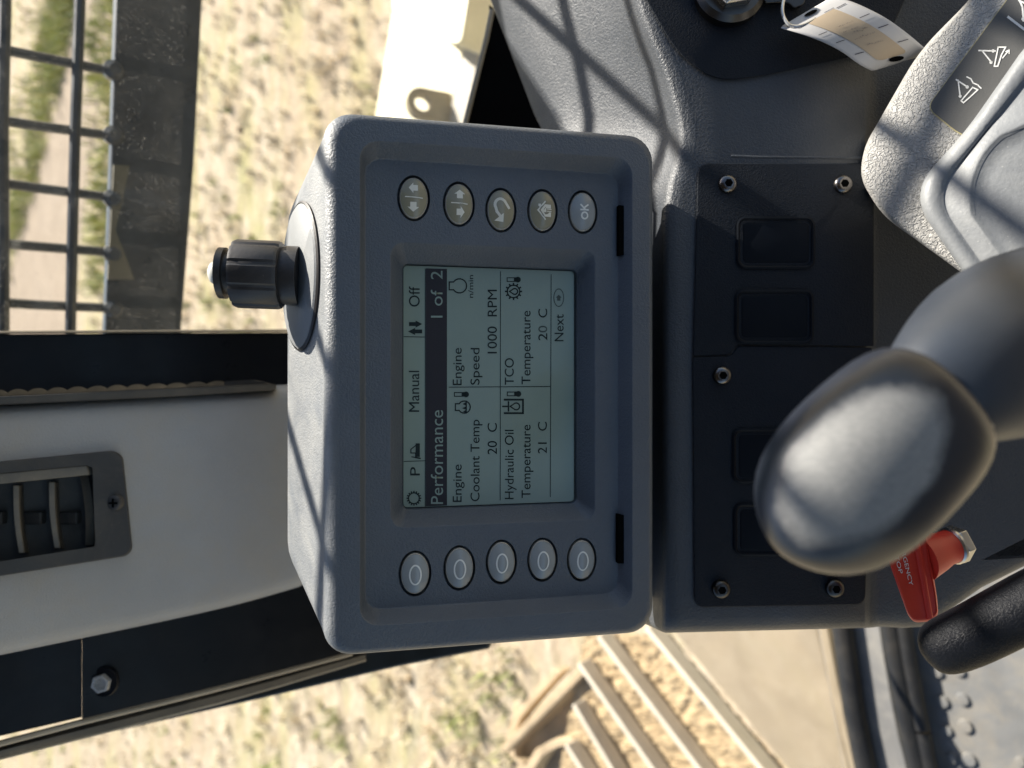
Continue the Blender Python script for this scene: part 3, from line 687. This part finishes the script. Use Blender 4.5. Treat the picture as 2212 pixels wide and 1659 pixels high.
hs = [[(-1.6 * q, 0), (.7 * q, 3.0 * q), (4.0 * q, 3.0 * q), (4.0 * q, 1.0 * q), (1.4 * q, 1.0 * q), (1.4 * q, -.9 * q), (4.0 * q, -.9 * q), (4.0 * q, -3.2 * q), (.7 * q, -3.2 * q)]]
syms.append(hs + strokes([(.9 * q, 4.4 * q), (-2.8 * q, 0), (.9 * q, -4.4 * q)], .75 * q) + strokes([(2.0 * q, -.45 * q), (4.0 * q, -.45 * q)], .5 * q) + strokes([(2.0 * q, .6 * q), (4 * q, .6 * q)], .5 * q) + [[(-2.6 * q, 3.2 * q), (-1.3 * q, 3.2 * q), (-1.3 * q, 2.2 * q), (-2.0 * q, 1.6 * q), (-2.6 * q, 2.0 * q)]])
syms.append(strokes(arc(.4 * q, -2.2 * q, 1.55 * q, 1.6 * q, 0, 345, 20), .8 * q, True) + strokes([(-1.5 * q, .7 * q), (2.2 * q, .7 * q)], .85 * q) + strokes([(.6 * q, .9 * q), (-1.5 * q, 3.2 * q)], .85 * q) + strokes([(.0 * q, 1.6 * q), (2.2 * q, 3.3 * q)], .85 * q))
blabels = ['button with a left arrow and a down arrow', 'button with an up arrow and a right arrow', 'button with a curved return arrow', 'button with a house symbol', 'grey button marked OK']
for i, (x, y, rx, ry) in enumerate(TOP):
    o, fz = button(x, y, M['button'] if i < 4 else M['button_grey']); tag(o, blabels[i])
    symbol(fz, syms[i], M['symbol'] if i < 4 else M['symbol_white'], o, .00015)
for x, y, rx, ry in BOT:
    o, fz = button(x, y, M['button_grey'])
    symbol(fz, strokes(arc(0, -.3 * q, 2.7 * q, 4.6 * q, 0, 350, 35), .75 * q, True), M['symbol_white'], o, .00015)
for x0, x1, y0, y1 in ((1337, 1360, 443, 551), (1335, 1357, 1111, 1217)):
    pts = [mf.at(x, y, -.0050) for x, y in ((x0, y0), (x1, y0 + 3), (x1, y1), (x0, y1))]
    MB().prism(pts, -mf.ez * .004).build('slot', M['gap'], mo)
# screen
q4 = r0
MBs = MB().loft([ML(q4[0] + .001, q4[1] - .001, q4[2] + .001, q4[3] - .001, .002, SCC - .002), ML(q4[0] + .001, q4[1] - .001, q4[2] + .001, q4[3] - .001, .002, SCC)], True, True)
scr = MBs.build('screen', M['lcd'], mo)
def sx(cx): return 846.8 + cx * .3646
def sy(cy): return 518.4 + cy * .3646
def sp_(cx, cy, up=.00015): return mf.at(sx(cx), sy(cy), SCC + up)
SH = []                                   # all text through the same routine
def text_mesh(body, bold=0):
    cu = bpy.data.curves.new('t', 'FONT'); cu.body = body; cu.size = 1; cu.offset = bold; cu.resolution_u = 4
    ob = bpy.data.objects.new('t', cu); COL.objects.link(ob)
    dg = bpy.context.evaluated_depsgraph_get(); dg.update()
    me = bpy.data.meshes.new_from_object(ob.evaluated_get(dg)); vs = [v.co.copy() for v in me.vertices]; fs = [tuple(p.vertices) for p in me.polygons]
    bpy.data.objects.remove(ob); bpy.data.meshes.remove(me); return vs, fs
def put_text(body, fn, mat, parent, name='text', bold=0):
    vs, fs = text_mesh(body, bold); x0 = min(v.x for v in vs); x1 = max(v.x for v in vs); y0 = min(v.y for v in vs); y1 = max(v.y for v in vs)
    m = MB(); m.v = [fn((v.x - x0) / (x1 - x0), (v.y - y0) / (y1 - y0)) for v in vs]; m.f = fs
    return m.build(name, mat, parent, angle=180)
def stext(body, l, r, t, b, mat='lcd_ink', up=.00015, bold=0):
    return put_text(body, lambda u, v: sp_(r + (l - r) * v, b + (t - b) * u, up), M[mat], scr, 'text', bold)
tb_ = MB().poly([sp_(200, 168, .00008), sp_(326, 172, .00008), sp_(326, 1572, .00008), sp_(200, 1578, .00008)]).build('title_bar', M['lcd_bar'], scr)
for a in (('Off', 100, 165, 275, 395), ('Manual', 100, 162, 775, 1018), ('P', 108, 165, 1345, 1395), ('Engine', 360, 430, 1330, 1552), ('Coolant Temp', 465, 536, 1065, 1548),
          ('20  C', 566, 622, 1085, 1270), ('Engine', 360, 430, 640, 860), ('Speed', 465, 536, 640, 858), ('1000  RPM', 566, 622, 295, 672), ('Hydraulic Oil', 668, 738, 1125, 1535),
          ('Temperature', 768, 838, 1095, 1528), ('21  C', 865, 918, 1078, 1265), ('TCO', 668, 722, 700, 858), ('Temperature', 768, 838, 420, 855), ('n/min', 452, 482, 208, 342), ('Next', 963, 1017, 440, 600)):
    stext(*a, bold=0)
stext('2', 867, 920, 553, 595); stext('0', 867, 920, 508, 548, 'lcd_faint'); stext('C', 867, 920, 408, 460)
stext('Performance', 230, 303, 1008, 1564, 'lcd', .0003); stext('1 of  2', 230, 300, 183, 460, 'lcd', .0003)
def sline(name, polys, mat='lcd_ink', up=.00016):
    m = MB()
    for p in polys: m.poly([sp_(x, y, up) for x, y in p])
    return m.build(name, M[mat], scr, angle=180)
sline('divider', strokes([(72, 573), (198, 575)], 4) + strokes([(72, 1312), (198, 1308)], 4) + strokes([(197, 172), (197, 1578)], 4) + strokes([(643, 188), (641, 1540)], 4) + strokes([(943, 205), (938, 1520)], 4) + strokes([(338, 872), (936, 868)], 4))
def gear(cx, cy, r, n, w): 
    P_ = strokes(arc(cx, cy, r, r, 0, 360 - 360 / 26, 25), w, True)
    for k in range(n):
        a = 2 * math.pi * k / n; P_ += strokes([(cx + math.cos(a) * r, cy + math.sin(a) * r), (cx + math.cos(a) * r * 1.25, cy + math.sin(a) * r * 1.25)], w * 1.3)
    return P_
def disc(cx, cy, r): return [arc(cx, cy, r, r, 0, 345, 23)]
def thermo(x0, x1, cy, w=22): return strokes([(x0, cy - w / 2), (x1 - 20, cy - w / 2)], 5) + strokes([(x0, cy + w / 2), (x1 - 20, cy + w / 2)], 5) + strokes([(x0, cy - w / 2), (x0, cy + w / 2)], 5) + [[((x0 + x1) / 2, cy - w / 2), (x1 - 15, cy - w / 2), (x1 - 15, cy + w / 2), ((x0 + x1) / 2, cy + w / 2)]] + disc(x1 - 16, cy, 17)
def drop(cx, cy, r): return strokes([(cx - r * 1.5, cy)] + arc(cx + r * .3, cy, r, r, 130, -130, 14), 7, True)
def eng(cx, cy, r): return strokes([(cx - r * 1.45, cy - r * .55), (cx - r * .85, cy - r * .55)] + arc(cx, cy, r, r, 215, 505, 14)[::1] + [(cx - r * .85, cy + r * .55), (cx - r * 1.45, cy + r * .55)], 7, True)
sline('icon', gear(130, 1530, 32, 16, 6))
sline('icon', [[(140, 1205), (165, 1205), (165, 1285), (140, 1285)]] + strokes([(150, 1210), (112, 1240), (112, 1262), (140, 1262), (140, 1290), (168, 1295)], 6) + strokes([(118, 1285), (165, 1292)], 6))
sline('icon', [arrow(137, 542, -1, 0, 84, 42), arrow(140, 498, 1, 0, 78, 42)])
sline('icon', eng(400, 272, 42))
sline('icon', eng(428, 990, 36) + strokes([(440, 955), (440, 1025)], 7) + [[(440, 960), (418, 972), (440, 982)], [(440, 985), (415, 997), (440, 1005)], [(440, 1005), (420, 1018), (440, 1025)]])
sline('icon', thermo(370, 455, 915)); sline('icon', thermo(683, 765, 912)); sline('icon', thermo(682, 762, 235))
sline('icon', strokes([(668, 946), (776, 946), (776, 1026), (668, 1026)], 11) + strokes([(690, 960), (690, 1012)], 9) + strokes([(657, 986), (690, 986)], 9) + drop(730, 986, 20))
sline('icon', gear(720, 305, 37, 12, 7) + drop(722, 305, 17))
sline('icon', strokes(arc(988, 342, 29, 52, 0, 350, 28), 5, True) + [arrow(988, 342, 0, -1, 36, 36)], 'lcd_faint')

def sunlit_dust(ob, name):  # dust on the top face, paled so its colour adds sunlit brightness
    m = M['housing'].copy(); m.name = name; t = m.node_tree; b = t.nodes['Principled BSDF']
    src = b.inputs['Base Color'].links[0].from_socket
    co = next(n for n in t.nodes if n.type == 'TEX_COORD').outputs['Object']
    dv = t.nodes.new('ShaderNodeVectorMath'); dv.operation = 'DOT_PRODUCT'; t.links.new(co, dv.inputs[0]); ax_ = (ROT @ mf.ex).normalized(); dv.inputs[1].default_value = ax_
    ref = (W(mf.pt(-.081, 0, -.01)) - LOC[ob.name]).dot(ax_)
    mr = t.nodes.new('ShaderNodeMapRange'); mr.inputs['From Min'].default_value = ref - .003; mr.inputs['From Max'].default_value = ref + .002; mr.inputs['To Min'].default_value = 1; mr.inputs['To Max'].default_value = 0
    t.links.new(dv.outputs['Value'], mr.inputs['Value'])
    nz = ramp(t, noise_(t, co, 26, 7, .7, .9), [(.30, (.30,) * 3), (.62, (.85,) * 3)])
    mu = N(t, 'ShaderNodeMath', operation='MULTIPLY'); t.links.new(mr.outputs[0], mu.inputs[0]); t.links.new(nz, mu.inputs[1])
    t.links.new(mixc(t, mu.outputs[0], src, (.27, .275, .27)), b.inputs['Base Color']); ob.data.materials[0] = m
sunlit_dust(hb, 'sunlit_dusty_housing')
# round plate and knob on top of the monitor housing
tA, tB = mf.pt(-.107, 0, -.060), mf.pt(-.089, 0, -.014); vdir = (tB - tA).normalized(); nt_ = mf.ey.cross(vdir).normalized()
if nt_.x > 0: nt_ = -nt_
tfr0 = Frame(tA.lerp(tB, .5), vdir, mf.ey, nt_)
r_ = ray(652, 597); p0 = r_ * (tfr0.o.dot(nt_) / r_.dot(nt_)); tfr = Frame(p0, vdir, mf.ey, nt_)
kb = MB().lathe(tfr, [(1, -.002), (1, .0016), (.965, .0024), (.2, .0024)], 64, .0265, .0365).build('round_cap_plate', M['plate'], mo)
MB().lathe(tfr, [(1, -.002), (1.03, .0010), (1.0, .0017)], 64, .0268, .0369, False, False).build('plate_edge', M['knob'], kb)
kax = (P(478, 590, .372) - p0).normalized()
kf = frame_z(p0 + kax * .001, kax, (0, 1, 0))
MB().lathe(kf, [(.0150, 0), (.0150, .006), (.0142, .0085)], 40).build('collar', M['knob'], kb)
m = MB(); n = 90; L = []
for r, h, k in ((.0150, .0085, 0), (.0166, .0088, 1), (.0172, .0105, 1), (.0172, .0300, 1), (.0165, .0318, 1), (.012, .0318, 0)):
    L.append([kf.pt((r - (.0007 if (j % 10) in (0, 1) and k else 0)) * math.cos(2 * math.pi * j / n), (r - (.0007 if (j % 10) in (0, 1) and k else 0)) * math.sin(2 * math.pi * j / n), h) for j in range(n)])
m.loft(L, True, True).build('knurled_knob', M['knob'], kb, angle=24)
MB().lathe(kf, [(.0105, .0316), (.0105, .0358), (.0128, .0360), (.0128, .0392), (.0120, .0394)], 36).build('knob_cap', M['knob'], kb)
MB().lathe(kf, [(.0066, .0390), (.0062, .0415), (.0048, .0436), (.0025, .0447)], 24).build('pale_dome', M['dome'], kb)

# ------------------------------------------------------------------ joystick pod, boot, stick
nP = Vector((-.50, .06, .86)).normalized()
pf = frame_z(P(1900, 300, .37), nP)
pd = root('joystick_pod', P(2000, 300, .37), 'pale grey grained joystick pod at the right edge with a symbol decal', 'joystick pod')
po = rpoly([(2150, -80), (2095, 0), (1984, 112), (1866, 318), (1857, 385), (1905, 465), (2062, 578), (2200, 680), (2400, 720), (2400, -80)], [5, 60, 60, 50, 45, 40, 50, 50, 5, 5], 6)
L = []
for k, cc in ((0, -.035), (0, -.006), (2, -.003), (6, -.0008), (12, 0)): L.append([pf.at(x, y, cc) for x, y in (po if k == 0 else inset(po, k))])
MB().loft(L, True, True).build('pod_body', M['pod'], pd, angle=50)
dp = rpoly([(2190, -60), (2177, -2), (2003, 232), (2062, 280), (2150, 330), (2360, 330), (2360, -60)], [3, 10, 22, 10, 10, 3, 3], 5)
MB().prism([pf.at(x, y, .0006) for x, y in inset(dp, -2.5)], -pf.ez * .0012).build('decal_rim', M['decal_edge'], pd)
dc = MB().prism([pf.at(x, y, .0009) for x, y in dp], -pf.ez * .0008).build('decal', M['decal'], pd)
def dpt(cx, cy): return pf.at(1814.6 + .25 * cx, .25 * cy, .0011)
def dsym(polys):
    m = MB()
    for p in polys: m.poly([dpt(*v) for v in p])
    m.build('symbol', M['white_ink'], dc, angle=180)
dsym(strokes([(1200, 437), (1340, 441)], 12) + strokes([(1228, 440), (1308, 540)], 12) + strokes([(1332, 573), (1366, 408), (1430, 408), (1396, 470), (1362, 573)], 11, True) + strokes([(1405, 500), (1460, 432)], 9) + strokes([(1432, 446), (1460, 432), (1460, 462)], 8) + disc(1322, 441, 14) + disc(1304, 540, 13))
dsym(strokes([(1005, 690), (1100, 752)], 12) + strokes([(1020, 695), (1037, 832)], 12) + strokes([(1145, 756), (1045, 872), (1066, 888), (1130, 832), (1190, 776)], 11, True) + strokes([(1096, 665), (1130, 682), (1150, 718), (1188, 734), (1216, 762)], 11) + disc(1098, 752, 14) + disc(1037, 832, 13))
dsym(strokes([(1455, 150), (1592, 255)], 22) + strokes([(1548, 0), (1575, 60), (1585, 180)], 16) + strokes([(1545, 5), (1620, 40)], 14) + disc(1582, 165, 16))
js = root('joystick', P(2200, 700, .3), 'black joystick with a worn rounded grip, its sunlit patch painted in, rising from a grey rubber boot', 'joystick')
def boot_loop(k):
    c0 = sum((Vector(p) for p in bo), Vector((0, 0))) / len(bo); t = max(0.0, min(1.0, (k - 30) / 75)); out = []
    for p, q_ in zip(bo, inset(bo, k) if k else bo):
        d_ = Vector(p) - c0; out.append(tuple(Vector(q_).lerp(c0 + d_.normalized() * (292 - k), t)))
    return out
bo = rpoly([(1962, 418), (2085, 285), (2270, 20), (2620, 330), (2500, 760), (2200, 760)], [110, 60, 120, 150, 150, 120], 8)
L = []
for k, cc in ((0, -.002), (0, .003), (4, .006), (12, .0078), (26, .0084), (46, .0078), (54, .0066), (60, .0066), (70, .0074), (105, .0088), (116, .0100), (121, .0100), (128, .0090), (160, .0096), (200, .0100)):
    L.append([pf.at(x, y, cc) for x, y in boot_loop(k)])
MB().loft(L, False, True).build('boot', M['boot'], js, angle=60)
def sweep(st, n=28, ex=2.5, cap=True):
    pts = [P(x, y, d) for x, y, d, *_ in st]; L = []
    for i, (x, y, d, rn, rb) in enumerate(st):
        t = (pts[min(i + 1, len(pts) - 1)] - pts[max(i - 1, 0)]).normalized()
        nn = t.cross(Vector((0, 0, 1))).normalized(); bb = nn.cross(t).normalized()
        lp_ = []
        for k in range(n):
            a = 2 * math.pi * k / n; ca, sa = math.cos(a), math.sin(a)
            lp_.append(pts[i] + nn * rn * math.copysign(abs(ca) ** (2 / ex), ca) + bb * rb * math.copysign(abs(sa) ** (2 / ex), sa))
        L.append(lp_)
    return MB().loft(L, cap, cap)
grip = [(2560, 560, .36, .020, .020), (2420, 620, .31, .0245, .024), (2300, 690, .275, .0300, .027), (2215, 735, .253, .0318, .028), (2140, 770, .238, .0282, .025), (2085, 805, .230, .0238, .0205), (2045, 836, .225, .0205, .0172), (2005, 872, .223, .0178, .0145), (1960, 915, .223, .0140, .011)]
sweep(grip, 32, 2.2).build('grip', M['grip'], js, angle=60, sub=1)
hd = []
A_, B_ = Vector((2042, 836)), Vector((1680, 1190))
for t, w, bb in ((0, .30, .35), (.012, .55, .55), (.05, .80, .78), (.12, .93, .92), (.25, 1.0, 1.0), (.45, 1.03, 1.03), (.62, 1.0, 1.0), (.76, .90, .92), (.87, .72, .74), (.95, .46, .5), (.99, .2, .24), (1.0, .06, .08)):
    p = A_.lerp(B_, t); hd.append((p.x, p.y, .216 - .006 * t, .0243 * w, .0185 * bb))
ho = sweep(hd, 40, 2.45).build('grip_head', M['head'], js, angle=60, sub=1)
MB().tube([P(2085, 885, .206), P(2112, 905, .2065), P(2135, 925, .208)], .0016, 8).build('seam_strip', M['bead'], js)
# place the worn patch with its painted sunlight on the camera-facing side of the head
ctr = W(P(1882, 1008, .1925)) - LOC[ho.name]
mp = M['head'].node_tree.nodes[M['head']['map']]; del M['head']['map']
ax = (ROT @ (P(A_.x, A_.y, .2) - P(B_.x, B_.y, .2))).normalized(); zz = (ROT @ Vector((0, 0, 1))); zz = (zz - ax * zz.dot(ax)).normalized(); yy = zz.cross(ax)
Rm = Matrix((ax, yy, zz)); S = Vector((1 / .037, 1 / .0208, 1 / .03))
mp.vector_type = 'POINT'; mp.inputs['Rotation'].default_value = Rm.to_euler('XYZ')
# POINT mapping: scale, rotate, translate; use TEXTURE-free chain: rotate first in a separate node
t_ = M['head'].node_tree
m2 = t_.nodes.new('ShaderNodeMapping'); m2.vector_type = 'POINT'; m2.inputs['Scale'].default_value = S
mp.inputs['Location'].default_value = -(Rm @ ctr)
lk = mp.outputs[0].links[0]; tgt = lk.to_socket; t_.links.remove(lk); t_.links.new(mp.outputs[0], m2.inputs[0]); t_.links.new(m2.outputs[0], tgt)

# ------------------------------------------------------------------ emergency stop handle, armrest, key tag
es = root('emergency_stop_handle', P(1990, 1250, .37), 'red emergency stop pull handle below the joystick with a steel nut', 'emergency handle')
HB = [(1905, 1130), (1919, 1211), (1961, 1329), (1975, 1345), (2012, 1342), (2027, 1328), (2024, 1291), (2015, 1232), (2000, 1150), (1965, 1060), (1920, 1050)]
hp = rpoly(HB, [10, 20, 10, 14, 12, 10, 10, 10, 10, 14, 14], 4)
DH = .368
m = MB().loft([[P(x, y, DH + .011) for x, y in hp], [P(x, y, DH + .0015) for x, y in hp], [P(x, y, DH + .0003) for x, y in inset(hp, 2.5)], [P(x, y, DH) for x, y in inset(hp, 5)], [P(x, y, DH + .0006) for x, y in inset(hp, 9)]], True, True)
hg = m.build('handle_grip', M['red'], es, angle=40)
MB().tube([P(1965, 1130, DH + .0008), P(1984, 1196, DH + .0006), P(2008, 1334, DH + .0006)], [.0018, .0018, .0016], 10).build('ridge', M['red'], es)
ha, hbp = P(1985, 1205, DH + .008), P(2070, 1174, DH + .014); hz_ = (hbp - ha); hl = hz_.length; hf = frame_z(ha, hz_)
MB().lathe(hf, [(.0122, 0), (.0098, hl * .45), (.0086, hl * .62), (.0086, hl * .80)], 30).build('hub', M['red'], es)
MB().lathe(hf, [(.0088, hl * .78), (.0096, hl * .81), (.0096, hl * .86), (.008, hl * .87)], 30).build('washer', M['steel'], es)
m = MB(); m.loft([[hf.pt(r * math.cos(k * 1.0472 + .4), r * math.sin(k * 1.0472 + .4), h) for k in range(6)] for r, h in ((.0090, hl * .85), (.0098, hl * .88), (.0098, hl * 1.05))], True, True); m.build('nut', M['steel'], es, bevel=.0004)
def htext(body, p0, p1, hgt):
    p0, p1 = Vector(p0), Vector(p1); d = p1 - p0; upv = Vector((d.y, -d.x)).normalized() * hgt
    def fn(u, v):
        w = p0 + d * u + upv * v; return P(1883.7 + .2344 * w.x, 1080 + .2344 * w.y, DH + .0003)
    put_text(body, fn, M['white_ink'], hg, 'lettering')
htext('EMERGENCY', (238, 340), (344, 790), 36); htext('STOP', (196, 478), (250, 682), 36)
arm = [(1994, 1412, .335, .002, .002), (1997, 1411, .3345, .006, .005), (2005, 1408, .334, .0088, .0085), (2019, 1404, .333, .0109, .0105), (2042, 1396, .332, .0120, .0120), (2080, 1380, .330, .0124, .0126), (2120, 1361, .328, .0125, .0129), (2212, 1312, .324, .0130, .0133), (2400, 1214, .316, .0133, .0135)]
tag(sweep(arm, 32, 2.3).build('armrest', M['leather'], None, angle=60, sub=1), 'black leather armrest end in the lower right corner', 'armrest')

kt = root('key_tag', P(1850, 70, .37), 'curved white paper key tag with a tan label on a wire loop', 'key tag')
top = [(1797, -6), (1836, 3), (1880, 22), (1920, 44), (1960, 73), (1990, 98), (2010, 114)]
botm = [(1684, 60), (1712, 68), (1748, 79), (1785, 94), (1820, 113), (1856, 139), (1884, 154)]
def cr(pts, t):
    n = len(pts) - 1; x = t * n; i = min(n - 1, int(x)); f = x - i
    p = [Vector(pts[max(0, min(n, i + k))]) for k in (-1, 0, 1, 2)]
    return .5 * ((2 * p[1]) + (p[2] - p[0]) * f + (2 * p[0] - 5 * p[1] + 4 * p[2] - p[3]) * f * f + (3 * p[1] - p[0] - 3 * p[2] + p[3]) * f ** 3)
def tagp(u, v, up=0):
    a, b = cr(top, u), cr(botm, u); w = b.lerp(a, v); d = .4025 - .014 * math.sin(math.pi * (.15 + .75 * u)) - .004 * (1 - v)
    return P(w.x, w.y, d - up)
U, V = 40, 16
def tmesh(u0, u1, v0, v1, up, th, holes=()):
    m = MB(); ids = []
    for i in range(U + 1):
        u = u0 + (u1 - u0) * i / U
        e = .06 * max(0, 1 - min(u - u0, u1 - u) / .03) ** 2 if up == 0 else .12 * max(0, 1 - (u1 - u) / .04) ** 2
        ids.append(m.add([tagp(u, v0 + (v1 - v0) * (e + (1 - 2 * e) * j / V), up) for j in range(V + 1)]))
    for i in range(U):
        for j in range(V):
            u = u0 + (u1 - u0) * (i + .5) / U; v = v0 + (v1 - v0) * (j + .5) / V
            if any(((u - hu) / ru) ** 2 + ((v - hv) / rv) ** 2 < 1 for hu, hv, ru, rv in holes): continue
            m.f.append((ids[i][j], ids[i + 1][j], ids[i + 1][j + 1], ids[i][j + 1]))
    return m
tg = tmesh(0, 1, 0, 1, 0, 0).build('paper_tag', M['paper'], kt, angle=180)
md = tg.modifiers.new('thick', 'SOLIDIFY'); md.thickness = .0004; md.offset = 0
def dott(u, v, ru, rv, mat, name):
    m = MB(); m.poly([tagp(u + ru * math.cos(k * .2618), v + rv * math.sin(k * .2618), .0011) for k in range(24)]); m.build(name, mat, tg, angle=180)
dott(.915, .50, .042, .115, M['gap'], 'punch_hole'); dott(.055, .52, .030, .11, M['gap'], 'punch_hole')
lb = tmesh(.155, .87, .27, .74, .0005, 0).build('tan_label', M['label_tan'], kt, angle=180)
m = MB()
for u in (.16, .36, .53, .72): 
    for v0, v1 in ((.10, .24), (.77, .93)):
        m.poly([tagp(u, v0, .0006), tagp(u + .008, v0, .0006), tagp(u + .008, v1, .0006), tagp(u, v1, .0006)])
for k in range(9): m.poly([tagp(.135 + .003 * (k % 2), .60 + .018 * k, .0006), tagp(.148, .61 + .018 * k, .0006), tagp(.150, .62 + .018 * k, .0006), tagp(.139, .612 + .018 * k, .0006)])
m.build('ruled_line', M['ink'], tg, angle=180)
m = MB(); random.seed(3)
for u, a, b in ((.36, .40, .64), (.44, .36, .60), (.49, .46, .68), (.56, .34, .66), (.66, .38, .62)):
    v = a
    while v < b:
        uu = u + random.uniform(-.008, .008); dv = random.uniform(.012, .03)
        m.poly([tagp(uu, v, .0008), tagp(uu + .006, v, .0008), tagp(uu + .006 + random.uniform(-.01, .01), v + dv, .0008), tagp(uu + random.uniform(-.01, .01), v + dv, .0008)]); v += dv * 1.5
m.build('pencil_marks', M['pencil'], lb, angle=180)
def smooth(pts, n=5):
    out = []
    for i in range(len(pts) - 1):
        for k in range(n): out.append(cr3(pts, i, k / n))
    return out + [Vector(pts[-1])]
def cr3(pts, i, f):
    n = len(pts) - 1; p = [Vector(pts[max(0, min(n, i + k))]) for k in (-1, 0, 1, 2)]
    return .5 * ((2 * p[1]) + (p[2] - p[0]) * f + (2 * p[0] - 5 * p[1] + 4 * p[2] - p[3]) * f * f + (3 * p[1] - p[0] - 3 * p[2] + p[3]) * f ** 3)
wp = smooth([P(*w) for w in ((1768, -30, 0.413), (1720, -26, 0.403), (1697, -8, 0.396), (1690, 18, 0.392), (1694, 40, 0.390), (1708, 56, 0.389), (1730, 56, 0.389), (1756, 44, 0.390), (1772, 30, 0.393), (1784, 8, 0.398), (1796, -25, 0.406))])
MB().tube(wp, .0009, 8).build('wire_loop', M['wire'], kt)
ky = rpoly([(1640, -40), (1652, 6), (1700, 4), (1716, 17), (1736, 10), (1744, -12), (1730, -40)], 6, 4)
tag(MB().prism([P(x, y, .398) for x, y in ky], (0, 0, -.003)).build('ignition_key', M['dark_steel'], None, bevel=.0006), 'steel ignition key at the top edge beside the tag wire', 'key')
